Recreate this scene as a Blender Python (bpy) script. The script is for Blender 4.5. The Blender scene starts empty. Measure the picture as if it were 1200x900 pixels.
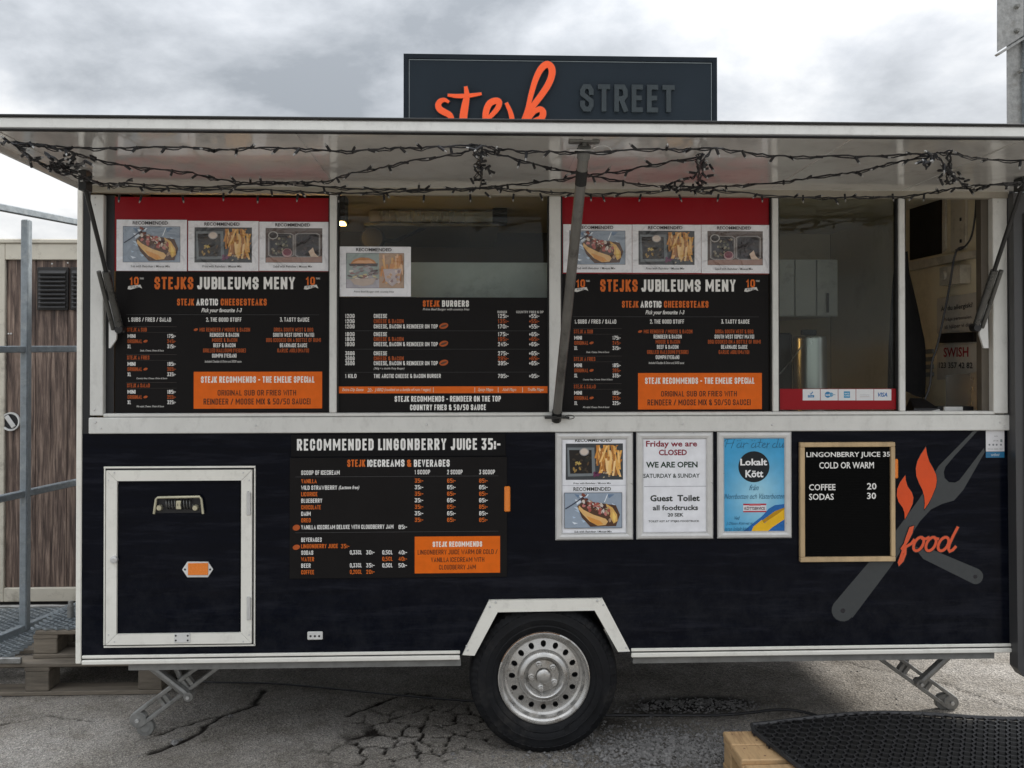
import bpy, bmesh, math, random
import numpy as np
from mathutils import Vector, Matrix
random.seed(7)
S = bpy.context.scene
COL = S.collection
# ------------------------------------------------------------ camera
F, CX, CY = 1100.0, 600.0, 395.0            # focal length and principal point in photo pixels (1200 x 900)
YAW, PITCH, ROLL = math.radians(2.3), math.radians(0.5), math.radians(0.0)
EYE = Vector((0.0, -3.9, 1.70))
rot = (Matrix.Rotation(-YAW, 3, 'Z') @ Matrix.Rotation(PITCH, 3, 'X') @ Matrix.Rotation(math.pi/2, 3, 'X') @ Matrix.Rotation(ROLL, 3, 'Z'))
cam_d = bpy.data.cameras.new('camera'); cam = bpy.data.objects.new('camera', cam_d); COL.objects.link(cam)
cam.matrix_world = Matrix.Translation(EYE) @ rot.to_4x4()
cam_d.sensor_width = 36; cam_d.lens = 36*F/1200
cam_d.shift_x = 0; cam_d.shift_y = (CY-450)/1200.0
cam_d.clip_start = 0.05; cam_d.clip_end = 2000
S.camera = cam
def ray(px, py): return rot @ Vector(((px-CX)/F, -(py-CY)/F, -1.0))
def P(px, py, Y=0.0):
    d = ray(px, py); t = (Y-EYE.y)/d.y; return EYE + d*t
def PZ(px, py, Z=0.0):
    d = ray(px, py); t = (Z-EYE.z)/d.z; return EYE + d*t
def PX(px, py, X):
    d = ray(px, py); t = (X-EYE.x)/d.x; return EYE + d*t
# ------------------------------------------------------------ world, sun, exposure
SUN_EL, SUN_AZ = math.radians(36), math.radians(62)   # azimuth clockwise from +Y
w = bpy.data.worlds.new('World'); S.world = w; w.use_nodes = True
nt = w.node_tree; nt.nodes.clear(); N = nt.nodes.new; L = nt.links.new
out = N('ShaderNodeOutputWorld'); bg = N('ShaderNodeBackground')
sky = N('ShaderNodeTexSky'); sky.sky_type = 'NISHITA'; sky.sun_disc = False
sky.sun_elevation = SUN_EL; sky.sun_rotation = SUN_AZ; sky.dust_density = 3
tc = N('ShaderNodeTexCoord'); sep = N('ShaderNodeSeparateXYZ'); L(tc.outputs['Generated'], sep.inputs[0])
ad = N('ShaderNodeMath'); ad.operation = 'MAXIMUM'; L(sep.outputs['Z'], ad.inputs[0]); ad.inputs[1].default_value = 0.0
ad2 = N('ShaderNodeMath'); ad2.operation = 'ADD'; L(ad.outputs[0], ad2.inputs[0]); ad2.inputs[1].default_value = 0.42
dv = N('ShaderNodeVectorMath'); dv.operation = 'DIVIDE'; L(tc.outputs['Generated'], dv.inputs[0])
cmb = N('ShaderNodeCombineXYZ'); [L(ad2.outputs[0], cmb.inputs[i]) for i in range(3)]; L(cmb.outputs[0], dv.inputs[1])
mp = N('ShaderNodeMapping'); L(dv.outputs[0], mp.inputs[0]); mp.inputs['Location'].default_value = (3.1, 1.7, 0.3); mp.inputs['Scale'].default_value = (1.0, 1.0, 0.8)
n1 = N('ShaderNodeTexNoise'); L(mp.outputs[0], n1.inputs['Vector']); n1.inputs['Scale'].default_value = 2.3; n1.inputs['Detail'].default_value = 12; n1.inputs['Roughness'].default_value = 0.56; n1.inputs['Distortion'].default_value = 0.15
n2 = N('ShaderNodeTexNoise'); L(mp.outputs[0], n2.inputs['Vector']); n2.inputs['Scale'].default_value = 0.9; n2.inputs['Detail'].default_value = 3
mx = N('ShaderNodeMath'); mx.operation = 'MULTIPLY_ADD'; L(n1.outputs[0], mx.inputs[0]); mx.inputs[1].default_value = 0.7
m3 = N('ShaderNodeMath'); m3.operation = 'MULTIPLY'; L(n2.outputs[0], m3.inputs[0]); m3.inputs[1].default_value = 0.3; L(m3.outputs[0], mx.inputs[2])
rp = N('ShaderNodeValToRGB'); L(mx.outputs[0], rp.inputs[0])
e = rp.color_ramp.elements; e[0].position = 0.40; e[0].color = (0.34, 0.365, 0.395, 1); e[1].position = 0.61; e[1].color = (1.0, 1.0, 1.0, 1)
k = rp.color_ramp.elements.new(0.50); k.color = (0.62, 0.645, 0.68, 1)
SKYK = 0.08
cl = N('ShaderNodeVectorMath'); cl.operation = 'SCALE'; L(rp.outputs[0], cl.inputs[0])
z2 = N('ShaderNodeMath'); z2.operation = 'MULTIPLY'; L(ad.outputs[0], z2.inputs[0]); L(ad.outputs[0], z2.inputs[1])
og = N('ShaderNodeMath'); og.operation = 'MULTIPLY_ADD'; L(z2.outputs[0], og.inputs[0]); og.inputs[1].default_value = 1.15/SKYK; og.inputs[2].default_value = .34/SKYK; L(og.outputs[0], cl.inputs['Scale'])   # overcast: brighter overhead
mixc = N('ShaderNodeMix'); mixc.data_type = 'RGBA'; mixc.inputs['Factor'].default_value = 0.94
L(sky.outputs[0], mixc.inputs['A']); L(cl.outputs[0], mixc.inputs['B'])
L(mixc.outputs['Result'], bg.inputs['Color']); bg.inputs['Strength'].default_value = SKYK; L(bg.outputs[0], out.inputs['Surface'])
sd = bpy.data.lights.new('sun', 'SUN'); sd.energy = 1.5; sd.angle = math.radians(11); sd.color = (1.0, 0.96, 0.9)
so = bpy.data.objects.new('sun', sd); COL.objects.link(so)
sv = Vector((math.sin(SUN_AZ)*math.cos(SUN_EL), math.cos(SUN_AZ)*math.cos(SUN_EL), math.sin(SUN_EL)))
so.rotation_euler = sv.to_track_quat('Z', 'Y').to_euler(); so.location = (0, -5, 12)
S.view_settings.view_transform = 'Standard'; S.view_settings.look = 'None'; S.view_settings.exposure = 1.52; S.view_settings.gamma = 1.0
# ------------------------------------------------------------ helpers
def lin(h):
    if isinstance(h, str):
        h = [int(h[i:i+2], 16)/255 for i in (0, 2, 4)]
        return tuple(c/12.92 if c <= .04045 else ((c+.055)/1.055)**2.4 for c in h)
    return tuple(h)
def mat(name, col, rough=.5, metal=0., var=.15, scale=8., bump=0., bscale=60., spec=.5, coat=0., stretch=(1,1,1), dirt=None, dirtamt=0., dscale=3.):
    m = bpy.data.materials.new(name); m.use_nodes = True; t = m.node_tree; b = t.nodes['Principled BSDF']
    c = lin(col); tcn = t.nodes.new('ShaderNodeTexCoord'); mpn = t.nodes.new('ShaderNodeMapping'); t.links.new(tcn.outputs['Object'], mpn.inputs[0]); mpn.inputs['Scale'].default_value = stretch
    nz = t.nodes.new('ShaderNodeTexNoise'); nz.inputs['Scale'].default_value = scale; nz.inputs['Detail'].default_value = 8; nz.inputs['Roughness'].default_value = .65; t.links.new(mpn.outputs[0], nz.inputs['Vector'])
    r = t.nodes.new('ShaderNodeValToRGB'); t.links.new(nz.outputs[0], r.inputs[0]); el = r.color_ramp.elements
    el[0].position = .3; el[1].position = .7
    el[0].color = tuple(x*(1-var) for x in c)+(1,); el[1].color = tuple(min(1, x*(1+var)) for x in c)+(1,)
    last = r.outputs[0]
    if dirt is not None:
        n2 = t.nodes.new('ShaderNodeTexNoise'); n2.inputs['Scale'].default_value = dscale; n2.inputs['Detail'].default_value = 12; n2.inputs['Roughness'].default_value = .72; t.links.new(mpn.outputs[0], n2.inputs['Vector'])
        r2 = t.nodes.new('ShaderNodeValToRGB'); t.links.new(n2.outputs[0], r2.inputs[0]); r2.color_ramp.elements[0].position = .52; r2.color_ramp.elements[1].position = .66
        r2.color_ramp.elements[0].color = (0,0,0,1); r2.color_ramp.elements[1].color = (dirtamt,)*3+(1,)
        mm = t.nodes.new('ShaderNodeMix'); mm.data_type = 'RGBA'; t.links.new(r2.outputs[0], mm.inputs['Factor']); t.links.new(last, mm.inputs['A']); mm.inputs['B'].default_value = lin(dirt)+(1,)
        last = mm.outputs['Result']
    t.links.new(last, b.inputs['Base Color'])
    rr = t.nodes.new('ShaderNodeMapRange'); t.links.new(nz.outputs[0], rr.inputs[0]); rr.inputs[1].default_value = .3; rr.inputs[2].default_value = .7
    rr.inputs[3].default_value = max(.02, rough*.8); rr.inputs[4].default_value = min(1, rough*1.2); t.links.new(rr.outputs[0], b.inputs['Roughness'])
    b.inputs['Metallic'].default_value = metal; b.inputs['Specular IOR Level'].default_value = spec; b.inputs['Coat Weight'].default_value = coat
    if bump:
        n3 = t.nodes.new('ShaderNodeTexNoise'); n3.inputs['Scale'].default_value = bscale; n3.inputs['Detail'].default_value = 6; t.links.new(mpn.outputs[0], n3.inputs['Vector'])
        bn = t.nodes.new('ShaderNodeBump'); bn.inputs['Strength'].default_value = bump; bn.inputs['Distance'].default_value = .01; t.links.new(n3.outputs[0], bn.inputs['Height']); t.links.new(bn.outputs[0], b.inputs['Normal'])
    return m
def attr_mat(name, rough, bump=0., bscale=10., spec=.5, coat=0., noise=.08, stretch=(1,1,1)):
    m = bpy.data.materials.new(name); m.use_nodes = True; t = m.node_tree; b = t.nodes['Principled BSDF']
    a = t.nodes.new('ShaderNodeAttribute'); a.attribute_name = 'Col'
    tcn = t.nodes.new('ShaderNodeTexCoord'); mpn = t.nodes.new('ShaderNodeMapping'); t.links.new(tcn.outputs['Object'], mpn.inputs[0]); mpn.inputs['Scale'].default_value = stretch
    nz = t.nodes.new('ShaderNodeTexNoise'); nz.inputs['Scale'].default_value = 25; nz.inputs['Detail'].default_value = 8; t.links.new(mpn.outputs[0], nz.inputs['Vector'])
    mr = t.nodes.new('ShaderNodeMapRange'); t.links.new(nz.outputs[0], mr.inputs[0]); mr.inputs[1].default_value = .3; mr.inputs[2].default_value = .7; mr.inputs[3].default_value = 1-noise; mr.inputs[4].default_value = 1+noise*.6
    vm = t.nodes.new('ShaderNodeVectorMath'); vm.operation = 'SCALE'; t.links.new(a.outputs['Color'], vm.inputs[0]); t.links.new(mr.outputs[0], vm.inputs['Scale']); t.links.new(vm.outputs[0], b.inputs['Base Color'])
    b.inputs['Roughness'].default_value = rough; b.inputs['Specular IOR Level'].default_value = spec; b.inputs['Coat Weight'].default_value = coat; b.inputs['Coat Roughness'].default_value = .12
    if bump:
        n3 = t.nodes.new('ShaderNodeTexNoise'); n3.inputs['Scale'].default_value = bscale; n3.inputs['Detail'].default_value = 3; n3.inputs['Distortion'].default_value = 1.; t.links.new(mpn.outputs[0], n3.inputs['Vector'])
        bn = t.nodes.new('ShaderNodeBump'); bn.inputs['Strength'].default_value = bump; bn.inputs['Distance'].default_value = .02; t.links.new(n3.outputs[0], bn.inputs['Height'])
        t.links.new(bn.outputs[0], b.inputs['Normal']); t.links.new(bn.outputs[0], b.inputs['Coat Normal'])
    return m
M = {}
M['alu'] = mat('white aluminium profile', (.68,.68,.65), .40, .1, .06, 12, .05, 90, dirt=(.16,.15,.13), dirtamt=.16, dscale=22, stretch=(1,1,.6))
M['alu_clean'] = mat('brushed aluminium', (.62,.62,.61), .32, .35, .08, 20, .02, 80)
M['trim'] = mat('white painted trim', (.80,.785,.72), .38, 0, .04, 6, .02, 60, dirt=(.25,.23,.19), dirtamt=.16, dscale=22)
M['navy'] = mat('navy trailer paint', (.0022,.0033,.0075), .16, 0, .25, 3, .015, 5, spec=.10, stretch=(1,1,9), dirt=(.020,.022,.032), dirtamt=.4, dscale=2.4)  # dirt tone draws horizontal reflection streaks into the colour
M['black'] = mat('black paint', (.008,.008,.010), .5, 0, .2, 6, .02, 60)
M['seal'] = mat('black rubber seal', (.01,.01,.01), .65, 0, .2, 30)
M['canopy'] = mat('glossy white canopy underside', (.70,.69,.66), .14, 0, .07, 2.2, .012, 5, spec=.7, coat=.5, dirt=(.2,.18,.14), dirtamt=.2, dscale=9)
M['beige'] = mat('cream interior wall', (.80,.73,.55), .5, 0, .08, 3, .02, 30, dirt=(.2,.17,.1), dirtamt=.3)
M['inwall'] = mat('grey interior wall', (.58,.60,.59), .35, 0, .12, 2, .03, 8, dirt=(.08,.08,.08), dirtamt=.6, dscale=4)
M['steel'] = mat('stainless steel', (.55,.55,.53), .28, .9, .1, 4, .03, 12, stretch=(1,1,.2))
M['galv'] = mat('galvanised steel', (.24,.27,.29), .5, .35, .22, 28, .06, 60, dirt=(.36,.38,.38), dirtamt=.6, dscale=18)
M['galv_light'] = mat('weathered pale galvanised steel', (.30,.30,.29), .42, .5, .3, 30, .06, 60, dirt=(.2,.19,.17), dirtamt=.6, dscale=12)
M['chassis'] = mat('dull zinc chassis', (.20,.20,.19), .6, .3, .25, 18, .08, 50)
M['pole'] = mat('worn aluminium pole', (.19,.185,.17), .45, .5, .2, 12, .04, 80, stretch=(1,1,.3), dirt=(.05,.045,.04), dirtamt=.7, dscale=10)
M['strut'] = mat('black steel strut', (.02,.02,.02), .35, .3, .2, 20)
M['strut_tube'] = mat('dark grey strut tube', (.10,.10,.095), .3, .6, .2, 20)
M['tyre'] = mat('dusty tyre rubber', (.009,.0095,.011), .6, 0, .3, 14, .15, 60, spec=.2, dirt=(.05,.046,.042), dirtamt=.35, dscale=9)
M['rim'] = mat('silver wheel paint', (.52,.51,.49), .28, .75, .12, 16, .03, 40, dirt=(.16,.12,.08), dirtamt=.55, dscale=14)
M['rust'] = mat('rusty rim lip', (.25,.15,.09), .7, .2, .5, 40, .1, 60)
M['slate'] = mat('slate sign face', (.013,.019,.026), .45, 0, .08, 3, .02, 20, spec=.12)
M['slate_letter'] = mat('dark grey raised letters', (.034,.042,.047), .4, 0, .1, 8, spec=.15)
M['orange'] = mat('orange sign paint', (.74,.078,.008), .4, 0, .05, 8)
M['red'] = mat('red vinyl', (.28,.002,.008), .35, 0, .06, 4, .03, 10, spec=.25)
M['board'] = mat('charcoal menu board', (.0125,.0115,.0115), .42, 0, .12, 5, .02, 20, spec=.08)
M['oak'] = mat('pale wood', (.50,.36,.20), .55, 0, .28, 10, .06, 30, stretch=(1,1,.25))
M['felt'] = mat('black felt', (.006,.006,.006), .95, 0, .2, 60, spec=.05)
M['pallet'] = mat('weathered pallet wood', (.175,.148,.115), .85, 0, .4, 9, .3, 30, stretch=(.25,2,2), dirt=(.06,.05,.04), dirtamt=.6, dscale=7)
M['pallet_new'] = mat('fresh pallet wood', (.50,.33,.17), .75, 0, .3, 9, .25, 30, stretch=(2,.25,2), dirt=(.16,.08,.035), dirtamt=.85, dscale=9)
M['rubber'] = mat('black rubber mat', (.024,.024,.026), .5, 0, .25, 20, .1, 80)
M['cable'] = mat('black cable', (.012,.012,.014), .45, 0, .2, 30)
M['cloth'] = mat('black jacket cloth', (.008,.008,.009), .95, 0, .3, 10, .3, 30)
M['stone'] = mat('crushed stone', (.17,.165,.16), .85, 0, .8, 60, .2, 80)
M['door'] = mat('dark grey door panel', (.060,.060,.062), .45, 0, .1, 3, .02, 20)
M['cream'] = mat('cream profile', (.60,.56,.47), .5, 0, .06, 8, .03, 40, dirt=(.2,.17,.13), dirtamt=.6, dscale=6)
M['vent'] = mat('black plastic vent', (.015,.014,.014), .4)
M['plastic'] = mat('white plastic', (.65,.65,.63), .4)
M['print'] = attr_mat('printed surface', .45, .0, spec=.25)
M['sheet'] = attr_mat('laminated paper', .30, .8, 13, coat=.8, noise=.05)
M['vinyl'] = attr_mat('cut vinyl lettering', .25, 0, noise=.05)
M['reflector'] = mat('orange reflector', (.85,.22,.01), .25, 0, .05, 300, .3, 400, coat=.5)
M['brass'] = mat('zinc plated fitting', (.55,.52,.38), .35, .6, .2, 30)
def wood_mat():
    m = bpy.data.materials.new('aged wood cladding'); m.use_nodes = True; t = m.node_tree; b = t.nodes['Principled BSDF']
    tcn = t.nodes.new('ShaderNodeTexCoord'); mpn = t.nodes.new('ShaderNodeMapping'); t.links.new(tcn.outputs['Object'], mpn.inputs[0]); mpn.inputs['Scale'].default_value = (30, 30, 1.8)
    nz = t.nodes.new('ShaderNodeTexNoise'); nz.inputs['Scale'].default_value = 1.6; nz.inputs['Detail'].default_value = 10; nz.inputs['Roughness'].default_value = .7; nz.inputs['Distortion'].default_value = .4; t.links.new(mpn.outputs[0], nz.inputs['Vector'])
    r = t.nodes.new('ShaderNodeValToRGB'); t.links.new(nz.outputs[0], r.inputs[0]); el = r.color_ramp.elements
    el[0].position = .36; el[0].color = (.028,.017,.014,1); el[1].position = .66; el[1].color = (.34,.25,.195,1); q = el.new(.5); q.color = (.125,.084,.066,1)
    t.links.new(r.outputs[0], b.inputs['Base Color']); b.inputs['Roughness'].default_value = .6
    bn = t.nodes.new('ShaderNodeBump'); bn.inputs['Strength'].default_value = .4; bn.inputs['Distance'].default_value = .004; t.links.new(nz.outputs[0], bn.inputs['Height']); t.links.new(bn.outputs[0], b.inputs['Normal'])
    return m
M['cladding'] = wood_mat()
def dust(m):
    t = m.node_tree; b = t.nodes['Principled BSDF']; src = b.inputs['Base Color'].links[0].from_socket; N = t.nodes.new; L = t.links.new
    g_ = N('ShaderNodeNewGeometry'); sp = N('ShaderNodeSeparateXYZ'); L(g_.outputs['Position'], sp.inputs[0])
    mr = N('ShaderNodeMapRange'); L(sp.outputs['Z'], mr.inputs[0]); mr.inputs[1].default_value = .95; mr.inputs[2].default_value = .42; mr.inputs[3].default_value = 0; mr.inputs[4].default_value = 1
    nz = N('ShaderNodeTexNoise'); nz.inputs['Scale'].default_value = 9; nz.inputs['Detail'].default_value = 14; nz.inputs['Roughness'].default_value = .8; L(g_.outputs['Position'], nz.inputs['Vector'])
    rr = N('ShaderNodeMapRange'); L(nz.outputs[0], rr.inputs[0]); rr.inputs[1].default_value = .42; rr.inputs[2].default_value = .75; rr.inputs[3].default_value = 0; rr.inputs[4].default_value = .42
    mu = N('ShaderNodeMath'); mu.operation = 'MULTIPLY'; L(mr.outputs[0], mu.inputs[0]); L(rr.outputs[0], mu.inputs[1])
    n4 = N('ShaderNodeTexNoise'); n4.inputs['Scale'].default_value = 240; L(g_.outputs['Position'], n4.inputs['Vector']); r4 = N('ShaderNodeMapRange'); L(n4.outputs[0], r4.inputs[0]); r4.inputs[1].default_value = .71; r4.inputs[2].default_value = .74; r4.inputs[4].default_value = .6
    mxm = N('ShaderNodeMath'); mxm.operation = 'MAXIMUM'; L(mu.outputs[0], mxm.inputs[0]); L(r4.outputs[0], mxm.inputs[1])
    mm = N('ShaderNodeMix'); mm.data_type = 'RGBA'; L(mxm.outputs[0], mm.inputs['Factor']); L(src, mm.inputs['A']); mm.inputs['B'].default_value = (.040,.042,.048,1); L(mm.outputs['Result'], b.inputs['Base Color'])
dust(M['navy'])
def glass_mat():
    m = bpy.data.materials.new('window glass'); m.use_nodes = True; t = m.node_tree; t.nodes.clear()
    o = t.nodes.new('ShaderNodeOutputMaterial'); tr = t.nodes.new('ShaderNodeBsdfTransparent'); tr.inputs[0].default_value = (.80,.83,.81,1)
    gl = t.nodes.new('ShaderNodeBsdfGlossy'); gl.inputs['Roughness'].default_value = .03; fr = t.nodes.new('ShaderNodeFresnel'); fr.inputs[0].default_value = 1.27
    tcn = t.nodes.new('ShaderNodeTexCoord'); nz = t.nodes.new('ShaderNodeTexNoise'); nz.inputs['Scale'].default_value = 3; nz.inputs['Detail'].default_value = 8; t.links.new(tcn.outputs['Object'], nz.inputs['Vector'])
    bn = t.nodes.new('ShaderNodeBump'); bn.inputs['Strength'].default_value = .02; t.links.new(nz.outputs[0], bn.inputs['Height']); t.links.new(bn.outputs[0], gl.inputs['Normal'])
    ms = t.nodes.new('ShaderNodeMixShader'); t.links.new(fr.outputs[0], ms.inputs[0]); t.links.new(tr.outputs[0], ms.inputs[1]); t.links.new(gl.outputs[0], ms.inputs[2])
    df = t.nodes.new('ShaderNodeBsdfDiffuse'); df.inputs[0].default_value = (.4,.42,.42,1); m2 = t.nodes.new('ShaderNodeMixShader')
    rr = t.nodes.new('ShaderNodeValToRGB'); rr.color_ramp.elements[0].position = .45; rr.color_ramp.elements[0].color = (.004,)*3+(1,); rr.color_ramp.elements[1].position = .75; rr.color_ramp.elements[1].color = (.035,)*3+(1,)
    t.links.new(nz.outputs[0], rr.inputs[0]); t.links.new(rr.outputs[0], m2.inputs[0]); t.links.new(ms.outputs[0], m2.inputs[1]); t.links.new(df.outputs[0], m2.inputs[2])
    t.links.new(m2.outputs[0], o.inputs[0]); return m
M['glass'] = glass_mat()
ORI = {}
def thing(name, loc, label, cat, group=None, rotz=0.):
    o = bpy.data.objects.new(name, None); COL.objects.link(o); o.location = loc; o.rotation_euler = (0,0,rotz); o.empty_display_size = .1
    o['label'] = label; o['category'] = cat
    if group: o['group'] = group
    ORI[o.name] = Vector(loc) if rotz == 0. else Vector((0,0,0)); return o
def tag(o, label, cat, group=None):
    o['label'] = label; o['category'] = cat
    if group: o['group'] = group
    return o
class MB:
    def __init__(s): s.v = []; s.f = []; s.c = []
    def add(s, vs, fs, col=None):
        n = len(s.v); s.v += [tuple(x) for x in vs]; s.f += [tuple(i+n for i in f) for f in fs]; s.c += [col]*len(fs); return s
    def box(s, a, b, bev=0.):
        x0,x1 = sorted((a[0],b[0])); y0,y1 = sorted((a[1],b[1])); z0,z1 = sorted((a[2],b[2]))
        if bev <= 0:
            s.add([(x0,y0,z0),(x1,y0,z0),(x1,y1,z0),(x0,y1,z0),(x0,y0,z1),(x1,y0,z1),(x1,y1,z1),(x0,y1,z1)],
                  [(3,2,1,0),(4,5,6,7),(0,1,5,4),(1,2,6,5),(2,3,7,6),(3,0,4,7)])
        else:
            bm = bmesh.new(); bmesh.ops.create_cube(bm, size=1)
            for v in bm.verts: v.co = Vector(((x0+x1)/2+v.co.x*(x1-x0), (y0+y1)/2+v.co.y*(y1-y0), (z0+z1)/2+v.co.z*(z1-z0)))
            bmesh.ops.bevel(bm, geom=bm.edges[:], offset=min(bev, .45*min(x1-x0,y1-y0,z1-z0)), segments=1, affect='EDGES')
            bm.verts.index_update(); s.add([v.co[:] for v in bm.verts], [[v.index for v in f.verts] for f in bm.faces]); bm.free()
        return s
    def beam(s, a, b, w, h, up=(0,0,1), bev=0.):
        a = Vector(a); b = Vector(b); d = (b-a); ln = d.length; d.normalize(); u = Vector(up); sx = d.cross(u)
        if sx.length < 1e-4: sx = d.cross(Vector((1,0,0)))
        sx.normalize(); u = sx.cross(d).normalized()
        m = MB(); m.box((-w/2,0,-h/2),(w/2,ln,h/2),bev)
        s.add([a + sx*x + d*y + u*z for x,y,z in m.v], m.f); return s
    def tube(s, pts, r, n=8, cap=True, r2=None):
        pts = [Vector(p) for p in pts]; rings = []; prev = None
        for i, p in enumerate(pts):
            d = (pts[min(i+1,len(pts)-1)]-pts[max(i-1,0)]).normalized()
            if prev is None:
                u = d.cross(Vector((0,0,1)));  u = d.cross(Vector((1,0,0))) if u.length < .1 else u
            else: u = prev - d*prev.dot(d)
            u.normalize(); prev = u; v = d.cross(u); rr = r if r2 is None else r+(r2-r)*i/(len(pts)-1)
            rings.append([p+(u*math.cos(2*math.pi*k/n)+v*math.sin(2*math.pi*k/n))*rr for k in range(n)])
        vs = [q for r_ in rings for q in r_]; fs = []
        for i in range(len(pts)-1):
            for k in range(n): fs.append((i*n+k, i*n+(k+1)%n, (i+1)*n+(k+1)%n, (i+1)*n+k))
        if cap: fs.append(tuple(range(n))[::-1]); fs.append(tuple((len(pts)-1)*n+k for k in range(n)))
        s.add(vs, fs); return s
    def lathe(s, prof, c, n=48, mod=None):     # prof: (radius, y offset), axis along Y through c
        vs = []; fs = []
        for i, (r, y) in enumerate(prof):
            for k in range(n):
                a = 2*math.pi*k/n; rr = r + (mod(i,k) if mod else 0); vs.append((c[0]+rr*math.cos(a), c[1]+y, c[2]+rr*math.sin(a)))
        for i in range(len(prof)-1):
            for k in range(n): fs.append((i*n+k, (i+1)*n+k, (i+1)*n+(k+1)%n, i*n+(k+1)%n))
        s.add(vs, fs); return s
    def prism(s, pts, y0, y1, col=None):         # pts (x,z) polygon extruded in y
        n = len(pts); s.add([(x,y0,z) for x,z in pts]+[(x,y1,z) for x,z in pts], [tuple(range(n)), tuple(range(2*n-1,n-1,-1))]+[(i,(i+1)%n,n+(i+1)%n,n+i) for i in range(n)], col); return s
    def build(s, name, m, parent=None, smooth=False, kind=None, loc=None):
        me = bpy.data.meshes.new(name); off = Vector(loc) if loc is not None else (ORI.get(parent.name, Vector((0,0,0))) if parent else Vector((0,0,0)))
        me.from_pydata([(x-off.x, y-off.y, z-off.z) for x,y,z in s.v], [], s.f)
        if any(c is not None for c in s.c):
            at = me.color_attributes.new('Col', 'FLOAT_COLOR', 'CORNER'); arr = []
            for f, c in zip(s.f, s.c):
                if c and isinstance(c[0], (tuple, list)): 
                    for q in c: arr += list(q[:3])+[1.]
                else: arr += (list(c[:3])+[1.])*len(f)
            at.data.foreach_set('color', arr)
        bm = bmesh.new(); bm.from_mesh(me)
        if not any(c is not None for c in s.c): bmesh.ops.recalc_face_normals(bm, faces=bm.faces[:])
        bm.to_mesh(me); bm.free()
        me.materials.append(m if not isinstance(m, str) else M[m])
        if smooth:
            for p in me.polygons: p.use_smooth = True
            try: me.set_sharp_from_angle(angle=math.radians(40))
            except Exception: pass
        o = bpy.data.objects.new(name, me); COL.objects.link(o)
        if parent: o.parent = parent; ORI[o.name] = off
        elif loc is not None: o.location = loc
        if kind: o['kind'] = kind
        return o
def R(x0, y0, x1, y1, Y=0.):                   # photo rectangle -> upright rectangle on the plane Y
    ym = (y0+y1)/2; xm = (x0+x1)/2
    return P(x0,ym,Y).x, P(x1,ym,Y).x, P(xm,y1,Y).z, P(xm,y0,Y).z
def pbox(mb, x0, y0, x1, y1, Y0, Y1, bev=0.):   # box whose front face (plane Y0) covers the photo rectangle
    a,b,c,d = R(x0,y0,x1,y1,Y0); mb.box((a,Y0,c),(b,Y1,d),bev); return mb
# ------------------------------------------------------------ flat print (lettering, pictures) with its own colours
G = {}
def g(ch, w, *strokes): G[ch] = (w, strokes)
c = .16
O_ = [(0,c),(0,1-c),(.25,1),(.75,1),(1,1-c),(1,c),(.75,0),(.25,0),(0,c)]
g('O',1,O_); g('0',1,O_); g('D',1,[(0,0),(0,1),(.7,1),(1,1-c),(1,c),(.7,0),(0,0)]); g('Q',1,O_,[(.6,.25),(1,-.05)])
g('A',1.05,[(0,0),(.5,1),(1,0)],[(.2,.3),(.8,.3)])
g('B',1,[(0,0),(0,1),(.75,1),(1,1-c),(1,.62),(.75,.52),(0,.52)],[(.75,.52),(1,.42),(1,c),(.75,0),(0,0)])
g('C',1,[(1,.68),(1,1-c),(.75,1),(.25,1),(0,1-c),(0,c),(.25,0),(.75,0),(1,c),(1,.32)])
g('E',.85,[(1,1),(0,1),(0,0),(1,0)],[(0,.52),(.85,.52)]); g('F',.85,[(1,1),(0,1),(0,0)],[(0,.5),(.85,.5)])
g('G',1,[(1,.7),(1,1-c),(.75,1),(.25,1),(0,1-c),(0,c),(.25,0),(.75,0),(1,c),(1,.45),(.55,.45)])
g('H',1,[(0,0),(0,1)],[(1,0),(1,1)],[(0,.5),(1,.5)]); g('I',.12,[(.5,0),(.5,1)]); g('J',.85,[(1,1),(1,c),(.75,0),(.2,0),(0,c)])
g('K',1,[(0,0),(0,1)],[(1,1),(.1,.46)],[(.25,.58),(1,0)]); g('L',.8,[(0,1),(0,0),(1,0)])
g('M',1.45,[(0,0),(0,1)],[(1,0),(1,1)],[(.04,.95),(.5,.3),(.96,.95)]); g('N',1.1,[(0,0),(0,1)],[(1,0),(1,1)],[(.02,.95),(.98,.05)]); g('P',1,[(0,0),(0,1),(.75,1),(1,1-c),(1,.58),(.75,.44),(0,.44)])
g('R',1,[(0,0),(0,1),(.75,1),(1,1-c),(1,.6),(.75,.48),(0,.48)],[(.5,.48),(1,0)])
g('S',1,[(1,.72),(1,1-c),(.75,1),(.25,1),(0,1-c),(0,.66),(1,.36),(1,c),(.75,0),(.25,0),(0,c),(0,.28)])
g('T',.95,[(0,1),(1,1)],[(.5,1),(.5,0)]); g('U',1,[(0,1),(0,c),(.25,0),(.75,0),(1,c),(1,1)]); g('V',1,[(0,1),(.5,0),(1,1)])
g('W',1.4,[(0,1),(.22,0),(.5,.75),(.78,0),(1,1)]); g('X',1,[(0,0),(1,1)],[(0,1),(1,0)]); g('Y',1,[(0,1),(.5,.45),(1,1)],[(.5,.45),(.5,0)]); g('Z',.9,[(0,1),(1,1),(0,0),(1,0)])
g('1',.5,[(0,.8),(.8,1),(.8,0)]); g('2',.95,[(0,.75),(0,1-c),(.25,1),(.75,1),(1,1-c),(1,.62),(0,0),(1,0)])
g('3',.95,[(0,1),(1,1),(.45,.58),(.75,.55),(1,.42),(1,c),(.75,0),(.25,0),(0,c)]); g('4',1,[(.75,0),(.75,1),(0,.3),(1,.3)])
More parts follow.
